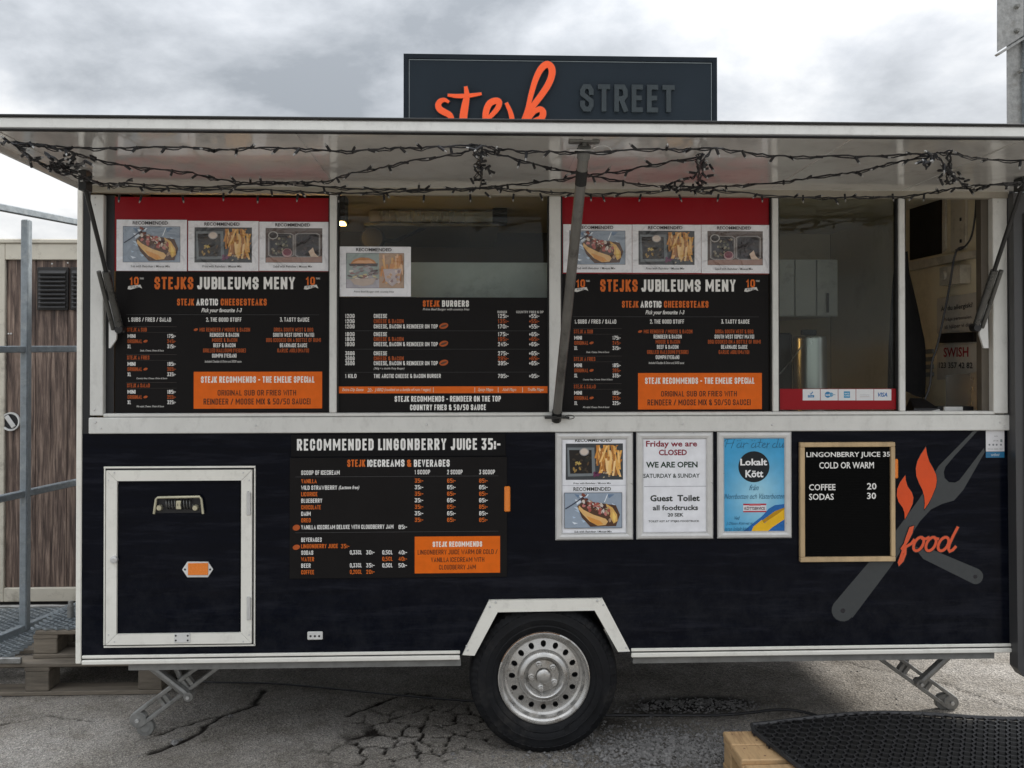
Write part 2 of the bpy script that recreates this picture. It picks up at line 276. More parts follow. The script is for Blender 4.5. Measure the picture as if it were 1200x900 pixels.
g('5',.95,[(1,1),(0,1),(0,.56),(.75,.56),(1,.44),(1,c),(.75,0),(0,0)]); g('6',1,[(1,.8),(.75,1),(.25,1),(0,1-c),(0,c),(.25,0),(.75,0),(1,c),(1,.42),(.75,.54),(0,.54)])
g('7',.9,[(0,1),(1,1),(.3,0)]); g('8',1,[(.25,.52),(0,.66),(0,1-c),(.25,1),(.75,1),(1,1-c),(1,.66),(.75,.52),(.25,.52),(0,.4),(0,c),(.25,0),(.75,0),(1,c),(1,.4),(.75,.52)])
g('9',1,[(0,.2),(.25,0),(.75,0),(1,c),(1,1-c),(.75,1),(.25,1),(0,1-c),(0,.6),(.25,.46),(1,.46)])
g('&',1.1,[(1,0),(0,.7),(0,.9),(.25,1),(.6,1),(.75,.85),(.1,.35),(0,.15),(.25,0),(.6,0),(1,.4)])
g('/',.9,[(0,0),(1,1)]); g('-',.7,[(0,.45),(1,.45)]); g('+',.8,[(0,.45),(1,.45)],[(.5,.2),(.5,.7)]); g(':',.12,[(.5,.05),(.5,.25)],[(.5,.5),(.5,.7)]); g('.',.12,[(.5,0),(.5,.14)]); g(',',.15,[(.6,.1),(.2,-.15)])
g('!',.12,[(.5,0),(.5,.15)],[(.5,.32),(.5,1)]); g('(',.35,[(1,1.05),(0,.8),(0,.2),(1,-.05)]); g(')',.35,[(0,1.05),(1,.8),(1,.2),(0,-.05)])
class PR:
    """flat print on the plane Y: every shape lies a hair in front of the last"""
    def __init__(s, Y, step=.00005): s.Y = Y; s.m = MB(); s.step = step; s.solid = 0
    def nx(s): s.Y -= s.step; return s.Y
    def poly(s, pts, col, world=False):
        y = s.nx()
        q = [(p[0], y, p[1]) for p in pts] if world else [tuple(P(p[0], p[1], s.Y)) for p in pts]
        s.m.add(q, [tuple(range(len(q)))], lin(col)); return s
    def rect(s, x0, y0, x1, y1, col):
        a,b,c,d = R(x0,y0,x1,y1,s.Y); return s.poly([(a,c),(b,c),(b,d),(a,d)], col, True)
    def ell(s, cx, cy, rx, ry, col, n=20, ang=0., jit=0.):
        pts = []
        for i in range(n):
            a = 2*math.pi*i/n; j = 1+random.uniform(-jit,jit); u = rx*math.cos(a)*j; v = ry*math.sin(a)*j
            pts.append((cx+u*math.cos(ang)-v*math.sin(ang), cy+u*math.sin(ang)+v*math.cos(ang)))
        return s.poly(pts, col)
    def line(s, pts, t, col, world=False, closed=False, t2=None, ext=True):
        """ribbon of width t along pts (photo pixels, or world x,z)"""
        if not world:
            k = (P(pts[0][0]+1, pts[0][1], s.Y).x-P(pts[0][0], pts[0][1], s.Y).x); t = [v*k for v in t] if isinstance(t, (list,tuple)) else t*k
            pts = [(P(p[0],p[1],s.Y).x, P(p[0],p[1],s.Y).z) for p in pts]
        n = len(pts); ts = t if isinstance(t, (list,tuple)) else [t]*n
        y = s.nx(); A = []; B = []
        for i in range(n):
            d0 = (Vector(pts[i])-Vector(pts[i-1])) if (i > 0 or closed) else None
            d1 = (Vector(pts[(i+1)%n])-Vector(pts[i])) if (i < n-1 or closed) else None
            if d0 is not None and d0.length < 1e-9: d0 = None
            if d1 is not None and d1.length < 1e-9: d1 = None
            if d0 is None: d0 = d1
            if d1 is None: d1 = d0
            d0 = d0.normalized(); d1 = d1.normalized(); nn = Vector((-d0.y-d1.y, d0.x+d1.x))
            if nn.length < .3: nn = Vector((-d1.y, d1.x))
            nn.normalize(); k = min(1.6, 1/max(.3, nn.dot(Vector((-d1.y, d1.x))))); p = Vector(pts[i]); h = ts[i]/2
            if ext and not closed and i == 0: p = p-d1*h*.9
            if ext and not closed and i == n-1: p = p+d0*h*.9
            A.append(p+nn*h*k); B.append(p-nn*h*k)
        vs = [(p.x, y-i*1.5e-5, p.y) for i, p in enumerate(A)]+[(p.x, y-i*1.5e-5, p.y) for i, p in enumerate(B)]; m = n if closed else n-1
        fs = [(n+i, n+(i+1)%n, (i+1)%n, i) for i in range(m)]
        if s.solid:
            vs += [(a, s.solid+y, c) for a,b,c in vs]; k2 = 2*n
            fs += [(i, (i+1)%n, k2+(i+1)%n, k2+i) for i in range(m)]+[(n+(i+1)%n, n+i, k2+n+i, k2+n+(i+1)%n) for i in range(m)]
            if not closed: fs += [(n, 0, k2, k2+n), (n-1, 2*n-1, k2+2*n-1, k2+n-1)]
        s.m.add(vs, fs, lin(col)); return s
    def text(s, txt, x0, x1, yt, yb, col, tf=.2, slant=0., gap=.27):
        """condensed block capitals fitted to the photo rectangle"""
        X0, X1, Z0, Z1 = R(x0, yt, x1, yb, s.Y); H = Z1-Z0; t = tf*H
        adv = []; 
        for ch in txt: adv.append(.55 if ch == ' ' else G[ch][0]+gap)
        tot = sum(adv)-(gap if txt[-1] != ' ' else 0); k = (X1-X0)/tot; x = X0; t = min(t, k*.40)*(.8 if yb-yt < 6 else 1.)
        base = s.Y
        for ci, (ch, a) in enumerate(zip(txt, adv)):
            if ch != ' ':
                wd, st = G[ch]; wd = wd*k
                for si, stx in enumerate(st):
                    if wd > t*1.2: q = [(x+t/2+u*(wd-t), Z0+t/2+v*(H-t)) for u,v in stx]
                    else: q = [(x+wd/2+(u-.5)*t*.3, Z0+t/2+v*(H-t)) for u,v in stx]
                    q = [(u+slant*(v-Z0), v) for u,v in q]
                    cl = (stx[0] == stx[-1]); q = q[:-1] if cl else q
                    s.Y = base-2.2e-4*si; s.line(q, t, col, True, cl, ext=True)
            x += a*k
        s.Y = base-s.step; return s
    def font(s, txt, x0, x1, yt, yb, col, shear=0., bold=0.):
        """round sans serif text (built-in font) fitted to the photo rectangle"""
        cu = bpy.data.curves.new('tmp', 'FONT'); cu.body = txt; cu.size = 1; cu.shear = shear; cu.offset = bold; cu.resolution_u = 2; cu.extrude = .3 if s.solid else 0.
        ob = bpy.data.objects.new('tmp', cu); COL.objects.link(ob); dg = bpy.context.evaluated_depsgraph_get(); dg.update()
        me = bpy.data.meshes.new_from_object(ob.evaluated_get(dg)); vs = [v.co.copy() for v in me.vertices]; fs = [tuple(p.vertices) for p in me.polygons]
        bpy.data.objects.remove(ob); bpy.data.curves.remove(cu); bpy.data.meshes.remove(me)
        if not vs: return s
        a0 = min(v.x for v in vs); a1 = max(v.x for v in vs); b0 = min(v.y for v in vs); b1 = max(v.y for v in vs)
        X0, X1, Z0, Z1 = R(x0, yt, x1, yb, s.Y); y = s.nx()
        s.m.add([(X0+(v.x-a0)/(a1-a0)*(X1-X0), y, Z0+(v.y-b0)/(b1-b0)*(Z1-Z0)) for v in vs] if not s.solid else [(X0+(v.x-a0)/(a1-a0)*(X1-X0), y-v.z/.3*s.solid*.5, Z0+(v.y-b0)/(b1-b0)*(Z1-Z0)) for v in vs], fs, lin(col)); return s
    def grad(s, x0, y0, x1, y1, fn, nx=10, ny=14):
        a,b,c,d = R(x0,y0,x1,y1,s.Y); y = s.nx(); vs = [(a+(b-a)*i/nx, y, d+(c-d)*j/ny) for j in range(ny+1) for i in range(nx+1)]
        for v in [0]: pass
        n0 = len(s.m.v); s.m.v += vs
        for j in range(ny):
            for i in range(nx):
                ids = [(i,j),(i,j+1),(i+1,j+1),(i+1,j)]
                s.m.f.append(tuple(n0+q[1]*(nx+1)+q[0] for q in ids)); s.m.c.append([fn(q[0]/nx, q[1]/ny) for q in ids])
        return s
    def build(s, name, parent, m='print'): return s.m.build(name, m, parent)
# ================================================================ GROUND
def vnoise(x, y, seed):
    r = np.random.RandomState(seed); T = r.rand(256, 256); xi = np.floor(x).astype(int); yi = np.floor(y).astype(int); fx = x-xi; fy = y-yi
    fx = fx*fx*(3-2*fx); fy = fy*fy*(3-2*fy); g_ = lambda a, b: T[a % 256, b % 256]
    return (g_(xi,yi)*(1-fx)+g_(xi+1,yi)*fx)*(1-fy)+(g_(xi,yi+1)*(1-fx)+g_(xi+1,yi+1)*fx)*fy
def fbm(x, y, seed, o=4): return sum(vnoise(x*2**i, y*2**i, seed+i)/2**i for i in range(o))/sum(1/2**i for i in range(o))
GX0, GX1, GY0, GY1, GS = -2.9, 3.1, -.75, 1.6, .0115
nxg = int((GX1-GX0)/GS); nyg = int((GY1-GY0)/GS)
gx, gy = np.meshgrid(np.linspace(GX0,GX1,nxg), np.linspace(GY0,GY1,nyg))
def voro_edge(x, y, seed):
    r = np.random.RandomState(seed); T = r.rand(128,128,2); xi = np.floor(x).astype(int); yi = np.floor(y).astype(int)
    d1 = np.full(x.shape, 9.); d2 = np.full(x.shape, 9.)
    for i in (-1,0,1):
        for j in (-1,0,1):
            cx = xi+i; cy = yi+j; t = T[cx%128, cy%128]; d = np.hypot(cx+t[...,0]-x, cy+t[...,1]-y)
            n = np.minimum(d1, d); d2 = np.minimum(np.maximum(d1, d), d2); d1 = n
    return d2-d1
wx = gx+.05*(fbm(gx*9,gy*9,3)-.5)*2; wy = gy+.05*(fbm(gx*9,gy*9,13)-.5)*2
ve = voro_edge(wx*8.5, wy*8.5, 5)
cen = PZ(520, 850); 
def blob(c, rx, ry, ang=0.):
    dx = gx-c.x; dy = gy-c.y; u = dx*math.cos(ang)+dy*math.sin(ang); v = -dx*math.sin(ang)+dy*math.cos(ang); return np.exp(-((u/rx)**2+(v/ry)**2))
reg = np.clip(1.5*blob(PZ(520,850), .42, .22)+.9*blob(PZ(450,885),.35,.14)-.25+.5*(fbm(gx*5,gy*5,21)-.5), 0, 1)
crack = np.clip(1-ve/.10, 0, 1)*np.clip(reg*2.2, 0, 1)
def polycrack(pts, wd, seed):
    pts = [PZ(*p) for p in pts]; jx = gx+.06*(fbm(gx*14,gy*14,seed)-.5); jy = gy+.06*(fbm(gx*14,gy*14,seed+50)-.5); d = np.full(gx.shape, 9.)
    for a, b in zip(pts, pts[1:]):
        ax, ay, bx, by = a.x, a.y, b.x, b.y; L2 = (bx-ax)**2+(by-ay)**2; t = np.clip(((jx-ax)*(bx-ax)+(jy-ay)*(by-ay))/L2, 0, 1)
        d = np.minimum(d, np.hypot(jx-ax-t*(bx-ax), jy-ay-t*(by-ay)))
    return np.clip(1-d/wd, 0, 1)
for i, (pp, wd) in enumerate([([(308,808),(300,826),(262,838),(225,865),(180,880)], .022), ([(262,838),(205,852),(185,862)], .012), ([(410,838),(450,822),(480,812),(545,822)], .012),
                   ([(0,850),(60,838),(110,846)], .008), ([(900,760),(1000,778),(1100,800),(1200,835)], .008)]):
    crack = np.maximum(crack, polycrack(pp, wd, 70+i)*(.9 if wd > .01 else .6))
fine = (fbm(gx*60, gy*60, 31, 3)-.5)*.004 + (fbm(gx*3, gy*3, 37)-.5)*.010
fade = np.clip(np.minimum.reduce([gx-GX0, GX1-gx, GY1-gy, gy-GY0])/.15, 0, 1)
gz = (fine - crack*.012)*fade + .001*fade - (1-fade)*.004
me = bpy.data.meshes.new('asphalt'); vs = np.stack([gx.ravel(), gy.ravel(), gz.ravel()], 1)
idx = np.arange(nxg*nyg).reshape(nyg, nxg); q = np.stack([idx[:-1,:-1].ravel(), idx[:-1,1:].ravel(), idx[1:,1:].ravel(), idx[1:,:-1].ravel()], 1)
me.vertices.add(len(vs)); me.vertices.foreach_set('co', vs.ravel()); me.loops.add(q.size); me.loops.foreach_set('vertex_index', q.ravel()); me.polygons.add(len(q))
me.polygons.foreach_set('loop_start', np.arange(0, q.size, 4)); me.polygons.foreach_set('loop_total', np.full(len(q), 4)); me.update(); me.validate()
grav = np.clip(1.4*blob(PZ(790,880),.42,.25)+1.3*blob(PZ(800,830),.32,.12)-.2+.6*(fbm(gx*7,gy*7,41)-.5), 0, 1)
damp = np.clip(3.0*blob(PZ(815,825),.27,.085)+1.2*blob(PZ(690,850),.22,.12)-.45+.9*(fbm(gx*9,gy*9,47)-.5), 0, 1)
at = me.color_attributes.new('Crack', 'FLOAT_COLOR', 'POINT'); at.data.foreach_set('color', np.stack([crack.ravel(), grav.ravel(), damp.ravel(), crack.ravel()*0+1], 1).ravel())
me.polygons.foreach_set('use_smooth', np.full(len(q), True))
def ground_mat():
    m = bpy.data.materials.new('worn asphalt'); m.use_nodes = True; t = m.node_tree; b = t.nodes['Principled BSDF']; N = t.nodes.new; L = t.links.new
    geo = N('ShaderNodeNewGeometry')
    def noise(sc, det=8, ro=.6):
        n = N('ShaderNodeTexNoise'); n.inputs['Scale'].default_value = sc; n.inputs['Detail'].default_value = det; n.inputs['Roughness'].default_value = ro; L(geo.outputs['Position'], n.inputs['Vector']); return n.outputs[0]
    def ramp(src, stops):
        r = N('ShaderNodeValToRGB'); L(src, r.inputs[0]); el = r.color_ramp.elements
        el[0].position = stops[0][0]; el[0].color = stops[0][1]+(1,); el[1].position = stops[-1][0]; el[1].color = stops[-1][1]+(1,)
        for p_, c_ in stops[1:-1]: q_ = el.new(p_); q_.color = c_+(1,)
        return r.outputs[0]
    def mixf(fac, a, bb, mode='MIX'):
        x = N('ShaderNodeMix'); x.data_type = 'RGBA'; x.blend_type = mode
        if isinstance(fac, float): x.inputs['Factor'].default_value = fac
        else: L(fac, x.inputs['Factor'])
        for nm, v in (('A', a), ('B', bb)):
            if isinstance(v, tuple): x.inputs[nm].default_value = v+(1,)
            else: L(v, x.inputs[nm])
        return x.outputs['Result']
    base = ramp(noise(1.3, 10, .65), [(.35,(.185,.168,.147)),(.5,(.25,.231,.205)),(.66,(.32,.30,.275))])
    grain = ramp(noise(190, 3, .7), [(.32,(.35,.35,.35)),(.5,(1.,1.,1.)),(.68,(1.9,1.9,1.9))])
    col = mixf(1.0, base, grain, 'MULTIPLY')
    blot = ramp(noise(6, 10, .7), [(.48,(1,1,1)),(.72,(.62,.60,.57))]); col = mixf(1.0, col, blot, 'MULTIPLY')
    vo = N('ShaderNodeTexVoronoi'); vo.inputs['Scale'].default_value = 85; L(geo.outputs['Position'], vo.inputs['Vector'])
    vr = ramp(vo.outputs['Color'], [(.0,(.55,.55,.55)),(.5,(1,1,1)),(1.,(1.35,1.33,1.3))]); col = mixf(.75, col, mixf(1.0, col, vr, 'MULTIPLY'))
    a = N('ShaderNodeAttribute'); a.attribute_name = 'Crack'; sp = N('ShaderNodeSeparateColor'); L(a.outputs['Color'], sp.inputs[0])
    cr = N('ShaderNodeMath'); cr.operation = 'MULTIPLY'; cr.use_clamp = True; L(sp.outputs[0], cr.inputs[0]); cr.inputs[1].default_value = 1.6
    gr = N('ShaderNodeMath'); gr.operation = 'MULTIPLY'; gr.use_clamp = True; L(sp.outputs[1], gr.inputs[0]); gr.inputs[1].default_value = .85
    col = mixf(gr.outputs[0], col, (.028,.025,.024)); dm = N('ShaderNodeMath'); dm.operation = 'MULTIPLY'; dm.use_clamp = True; L(sp.outputs[2], dm.inputs[0]); dm.inputs[1].default_value = .9
    col = mixf(dm.outputs[0], col, (.010,.009,.009)); col = mixf(cr.outputs[0], col, (.022,.018,.015)); L(col, b.inputs['Base Color'])
    b.inputs['Roughness'].default_value = .85; b.inputs['Specular IOR Level'].default_value = .2
    h1 = N('ShaderNodeMath'); h1.operation = 'ADD'; L(noise(120, 6, .7), h1.inputs[0]); L(vo.outputs['Distance'], h1.inputs[1])
    bn = N('ShaderNodeBump'); bn.inputs['Strength'].default_value = .7; bn.inputs['Distance'].default_value = .006; L(h1.outputs[0], bn.inputs['Height']); L(bn.outputs[0], b.inputs['Normal'])
    return m
M['ground'] = ground_mat(); me.materials.append(M['ground'])
o = bpy.data.objects.new('asphalt', me); COL.objects.link(o); o['kind'] = 'structure'
gb = MB()
for (a, b_, c_, d_) in ((-400, GX0+.02, -400, 400), (GX1-.02, 400, -400, 400), (GX0+.02, GX1-.02, GY1-.02, 400), (GX0+.02, GX1-.02, -400, GY0+.02)):
    gb.add([(a,c_,-.0035),(b_,c_,-.0035),(b_,d_,-.0035),(a,d_,-.0035)], [(0,1,2,3)])
gb.build('ground', M['ground'], kind='structure')
# loose crushed stone beside the wheel
sb = MB(); rs = random.Random(11)
def stone(mb, x, y, z, r):
    vs = []; 
    for t_ in ((1,0,0),(-1,0,0),(0,1,0),(0,-1,0),(0,0,1),(0,0,-1),(.6,.6,.5),(-.6,.5,.55)):
        k = r*rs.uniform(.7,1.25); vs.append((x+t_[0]*k, y+t_[1]*k, z+t_[2]*k*.7))
    mb.add(vs, [(0,6,4),(6,2,4),(0,2,6),(2,7,4),(7,1,4),(2,1,7),(1,3,4),(3,0,4),(0,5,2),(2,5,1),(1,5,3),(3,5,0)])
ca, cb_ = PZ(790,880), PZ(810,829)
for i in range(5200):
    if rs.random() < .86: x = rs.gauss(ca.x, .26); y = rs.gauss(ca.y, .13)
    else: x = rs.gauss(cb_.x, .19); y = rs.gauss(cb_.y, .05)
    r = rs.uniform(.003,.008) if rs.random() < .93 else rs.uniform(.008,.014)
    hz = .035*math.exp(-(((x-cb_.x)/.17)**2+((y-cb_.y)/.05)**2)); stone(sb, x, y, hz*rs.random()+r*.3, r)
for i in range(260): stone(sb, rs.uniform(-2.4,2.4), rs.uniform(-.4,1.0), .003, rs.uniform(.002,.006))
for (px, py, r) in ((270,841,.016),(205,873,.02),(212,868,.011),(1086,862,.01),(700,882,.018),(712,893,.022)): q_ = PZ(px,py); stone(sb, q_.x, q_.y, r*.4, r)
sb.build('loose_gravel', 'stone', kind='stuff')
# ================================================================ FOOD TRAILER
TX0, TX1 = P(90,500).x, P(1190,620).x
TD = 1.95                                             # depth of the body
ZB = P(600,768).z; ZSILL_T = P(640,487).z; ZSILL_B = P(640,506).z; ZWT = P(600,230).z; ZROOF = 2.52
T = thing('food_trailer', ((TX0+TX1)/2, TD/2, 0), 'dark navy street food trailer with a raised serving canopy and white framed windows', 'food trailer')
# lower body panel with wheel cut-out
arch_in = [(556,765),(584,718),(695,718),(726,763)]
ZF = ZB+.006
def xz(p, Y=0.): q = P(p[0],p[1],Y); return (q.x, q.z)
xa0, xa1 = xz((549,765))[0], xz((731,763))[0]; ax0, az = xz((576,716)); ax1 = xz((702,715))[0]
mb = MB()
mb.box((TX0+.02,0,ZF),(xa0,.03,ZSILL_B)); mb.box((xa1,0,ZF),(TX1-.012,.03,ZSILL_B)); mb.box((xa0,0,az),(xa1,.03,ZSILL_B))
mb.prism([(xa0,ZF),(ax0,az),(xa0,az)], 0, .03); mb.prism([(ax1,az),(xa1,ZF),(xa1,az)], 0, .03)
mb.build('body_panel', 'navy', T)
mb = MB()   # wheel housing behind the arch
mb.box((xa0-.05,.03,az+.02),(xa1+.05,.36,az+.03)); mb.box((xa0-.06,.03,ZB),(xa0-.05,.36,az+.03)); mb.box((xa1+.05,.03,ZB),(xa1+.06,.36,az+.03)); mb.box((xa0-.06,.36,ZB),(xa1+.06,.37,az+.03))
mb.build('wheel_housing', 'black', T)
mb = MB(); mb.box((TX0+.02,.03,ZB-.01),(xa0-.061,TD,ZB+.03)); mb.box((xa1+.061,.03,ZB-.01),(TX1-.02,TD,ZB+.03)); mb.box((xa0-.061,.375,ZB-.01),(xa1+.061,TD,ZB+.03)); mb.build('floor', 'black', T)
mb = MB(); mb.box((TX0-.0,TD,ZB),(TX1,TD+.03,ZROOF)); mb.build('back_wall', 'navy', T)
mb = MB(); mb.box((TX0,.035,ZB),(TX0+.018,TD,ZROOF)); mb.build('end_wall', 'navy', T)
mb = MB(); mb.box((TX1-.018,.035,ZB),(TX1,TD,ZROOF)); mb.build('end_wall', 'navy', T)
mb = MB(); mb.box((TX0-.01,-.005,ZROOF),(TX1+.01,TD+.04,ZROOF+.03),.008); mb.build('roof', 'trim', T)
mb = MB(); mb.box((TX0+.02,.002,ZWT+.035),(TX1-.012,.03,ZROOF)); mb.build('header_panel', 'trim', T)
mb = MB(); mb.box((TX0,-.006,ZB-.01),(P(96.5,500).x,.034,ZROOF-.005),.003); mb.build('corner_trim', 'trim', T)
mb = MB(); mb.box((P(1186.5,640).x,-.006,ZB-.01),(TX1+.004,.034,ZROOF-.005),.003); mb.build('corner_trim', 'black', T)
mb = MB(); mb.box((P(97,400).x,-.001,ZSILL_B-.001),(P(106,400).x,.03,ZWT+.034)); mb.build('side_strip', 'black', T)
mb = MB(); mb.box((P(1181,400).x,-.001,ZSILL_B-.001),(P(1186.3,640).x,.03,ZWT+.034)); mb.build('side_strip', 'black', T)
# white window frame
mb = MB(); pbox(mb, 105.5,228,121,487, -.016,.03,.003); mb.build('frame_post', 'alu', T)
mb = MB(); pbox(mb, 1164,232,1181,484.5, -.016,.03,.003); mb.build('frame_post', 'alu', T)
X0, X1 = P(105.5,497).x, P(1181,495).x
mb = MB(); mb.box((X0,-.016,ZSILL_B),(X1,.03,ZSILL_T-.002),.003); mb.build('sill_rail', 'alu', T)
mb = MB(); mb.box((X0+.056,-.012,ZSILL_T),(X1-.061,.028,ZSILL_T+.014),.003); mb.build('sill_lip', 'alu', T)
mb = MB(); mb.box((X0,-.02,ZWT+.002),(X1,.03,ZWT+.034),.004); mb.build('hinge_rail', mat('dull hinge rail', (.36,.33,.27), .5, .1, .12, 10), T)
for (a, b_) in ((386.5,395),(643.5,657),(904.5,911.5),(1052.5,1059.5)):
    mb = MB(); x0 = P(a,360).x; x1 = P(b_,360).x; mb.box((x0,-.012,ZSILL_T+.015),(x1,.028,ZWT+.001),.003); mb.build('mullion', 'alu', T)
    mb = MB(); mb.box((x0-.006,.0,ZSILL_T+.015),(x0-.0005,.028,ZWT+.001)); mb.box((x1+.0005,0,ZSILL_T+.015),(x1+.007,.028,ZWT+.001)); mb.build('seal', 'seal', T)
mb = MB(); pbox(mb, 121.3,229,134,484, .012,.03); mb.build('jamb', 'black', T)
mb = MB(); pbox(mb, 1150,232,1163.5,482, .02,.06); mb.build('jamb', mat('brown jamb', (.10,.085,.065), .6), T)
def studs(name, pts, Yp, m, parent, prof=((0,-.003),(.003,-.0025),(.005,0)), n=8):
    first = None
    for px, py in pts:
        q = P(px, py, Yp)
        if first is None:
            mbs = MB(); mbs.lathe(list(prof), (0,0,0), n); ob = mbs.build(name, m, parent, loc=(0,0,0)); first = ob.data
        else: ob = bpy.data.objects.new(name, first); COL.objects.link(ob); ob.parent = parent
        ob.location = Vector((q.x, Yp, q.z))-ORI.get(parent.name, Vector((0,0,0)))
studs('rivet', ((111,232),(111,240),(112,495),(118,502),(1172,495),(1177,500),(1170,237),(111,480),(647,497),(905,498),(300,499),(500,498),(800,497)), -.016, 'alu_clean', T)
for (a, b_, y0) in ((395.8,642.8,.018),(912.5,1051.7,.018)):
    mb = MB(); x0 = P(a,360).x; x1 = P(b_,360).x; mb.box((x0,y0,ZSILL_T+.016),(x1,y0+.004,ZWT)); mb.build('window_pane', 'glass', T)
mb = MB(); pbox(mb, 914,455.5,1053.5,480, .010,.014); mb.build('red_strip', 'red', T)
# interior
ZC = 2.40
mb = MB(); mb.box((TX0+.03,TD-.02,ZB+.04),(P(700,300,TD).x,TD-.003,ZC)); mb.build('interior_wall', mat('kitchen wall with painted gloom', (.07,.068,.06), .5), T)  # one back wall: left section coloured darker for gloom, right sections lighter
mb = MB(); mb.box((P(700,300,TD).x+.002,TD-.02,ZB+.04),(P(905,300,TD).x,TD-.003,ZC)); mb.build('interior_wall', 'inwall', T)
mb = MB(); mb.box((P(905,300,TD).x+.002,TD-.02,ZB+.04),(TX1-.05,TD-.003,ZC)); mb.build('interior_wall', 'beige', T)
mb = MB(); mb.box((TX1-.05,.04,ZB+.04),(TX1-.02,TD-.025,ZC)); mb.build('interior_wall', 'beige', T)
mb = MB(); mb.box((TX0+.02,.04,ZC),(TX1-.02,TD-.003,ZC+.02)); mb.build('ceiling', 'beige', T)
mb = MB(); mb.box((P(396,400).x,.06,P(700,485,.06).z-.03),(TX1-.06,.55,P(700,485,.06).z-.006)); mb.build('counter', 'steel', T)
# bottom edge trims and chassis
def seg(x0,x1): return (x0, x1)
for (a, b_) in ((P(97,765).x, xa0-.035), (xa1+.03, P(1189,750).x)):
    mb = MB(); mb.box((a,-.010,ZB+.012),(b_,.0,ZB+.024),.002); mb.build('edge_strip', 'trim', T)
    mb = MB(); mb.box((a,-.014,ZB-.012),(b_,.0,ZB+.006),.003); mb.build('edge_strip', 'trim', T)
    mb = MB(); mb.box((a,-.004,ZB+.0065),(b_,-.0005,ZB+.0115)); mb.build('strip_groove', 'seal', T)
for (a, b_) in ((P(150,775).x, P(540,772).x), (P(742,770).x, P(1166,764).x)):
    mb = MB(); mb.box((a,.005,ZB-.042),(b_,.012,ZB-.013)); mb.box((a,.012,ZB-.018),(b_,.06,ZB-.013)); mb.box((a,.012,ZB-.042),(b_,.06,ZB-.037)); mb.build('chassis_rail', 'chassis', T)
mb = MB(); mb.beam((TX0+.3,TD-.2,ZB-.05),(TX1-.2,TD-.2,ZB-.05),.05,.07); mb.beam(((xa0+xa1)/2,.2,.33),((xa0+xa1)/2,TD-.2,.33),.06,.06); mb.build('axle_frame', 'chassis', T)
# wheel arch trim: three overlapping strips
def quad(name, pts, Y0, Y1, m, parent): mb = MB(); mb.prism([xz(p, Y0) for p in pts], Y0, Y1); return mb.build(name, m, parent)
AR = thing('wheel_arch', (0,0,0), '', ''); bpy.data.objects.remove(AR)
quad('arch_strip', [(574.5,703.5),(705,701.5),(698,715.5),(583,717.5)], -.014, .0, 'trim', T)
quad('arch_strip', [(573.5,703),(583.5,717),(556,768.5),(542,767.5)], -.017, -.0002, 'trim', T)
quad('arch_strip', [(705.8,701),(738.5,763.5),(724.5,764),(697,715.8)], -.017, -.0002, 'trim', T)
studs('rivet', ((581,706),(574,711),(700,704),(707,709),(548,762),(547,757),(734,759)), -.017, 'alu_clean', T)
# ---------------- wheel
wc = P(637.5,794,.02); WR = wc.z-.002; kx = 1/281.0; wc = Vector((wc.x,.02,WR))
tyre = MB(); prof = [(53*kx,.03),(54*kx,.004),(57*kx,-.004),(60*kx,-.006),(60.6*kx,-.009),(61.4*kx,-.009),(62*kx,-.0075),(66*kx,-.012),(68*kx,-.0125),(68.5*kx,-.0145),(69.3*kx,-.0145),(70*kx,-.013),(74*kx,-.014),(77.5*kx,-.012),(78*kx,-.0135),(79*kx,-.0125),(81*kx,-.008),(85*kx,.002),(WR-.012,.008),(WR-.002,.022),(WR,.04),(WR,.06),(WR-.008,.062),(WR-.008,.07),(WR,.072),(WR,.10),(WR-.008,.102),(WR-.008,.11),(WR,.112),(WR,.15),(WR-.02,.175),(WR-.08,.185),(54*kx,.17)]
tyre.lathe(prof, wc, 192, mod=lambda i,k: -.006 if (15 <= i <= 18 and k%3 == 0) else 0.)
tyre.v = [(x,y,max(z,.0015)) for x,y,z in [(x,y,z-.007 if z < wc.z-.2 else z) for x,y,z in tyre.v]]
wh = tyre.build('wheel', 'tyre', T, smooth=True)
rim = MB(); rim.lathe([(54.2*kx,.012),(54*kx,-.004),(52.6*kx,-.006),(51.6*kx,-.001),(50*kx,.006),(48.6*kx,.008),(47.6*kx,.016),(46*kx,.030),(43.5*kx,.034),(43*kx,.040)], wc, 96)
rim.build('rim', 'rim', wh, smooth=True)
dish = MB(); c0 = (wc.x, wc.y+.040, wc.z); nh = 16
for s_ in range(nh):
    a0 = 2*math.pi*(s_-.5)/nh+math.pi/16*0; a1 = a0+2*math.pi/nh; am = (a0+a1)/2; r0, r1 = 31*kx, 43*kx; rm = 37.2*kx
    bd = []
    for k in range(4): bd.append((r0+(r1-r0)*k/4, a0))
    for k in range(4): bd.append((r1, a0+(a1-a0)*k/4))
    for k in range(4): bd.append((r1-(r1-r0)*k/4, a1))
    for k in range(4): bd.append((r0, a1-(a1-a0)*k/4))
    el = []
    for (r, a) in bd:
        th = math.atan2((a-am)*rm/.9, (r-rm)); el.append((rm+3.9*kx*math.cos(th), am+3.2*kx*math.sin(th)/rm))
    pt = lambda r,a,y: (c0[0]+r*math.cos(a), c0[1]+y, c0[2]+r*math.sin(a))
    dpt = lambda r: -.010*(1-(r-r0)/(r1-r0))
    vs = [pt(r,a,dpt(r)) for r,a in bd]+[pt(r,a,dpt(r)+.0) for r,a in el]+[pt(r,a,dpt(r)+.008) for r,a in el]
    dish.add(vs, [(i,(i+1)%16,16+(i+1)%16,16+i) for i in range(16)]+[(16+i,16+(i+1)%16,32+(i+1)%16,32+i) for i in range(16)])
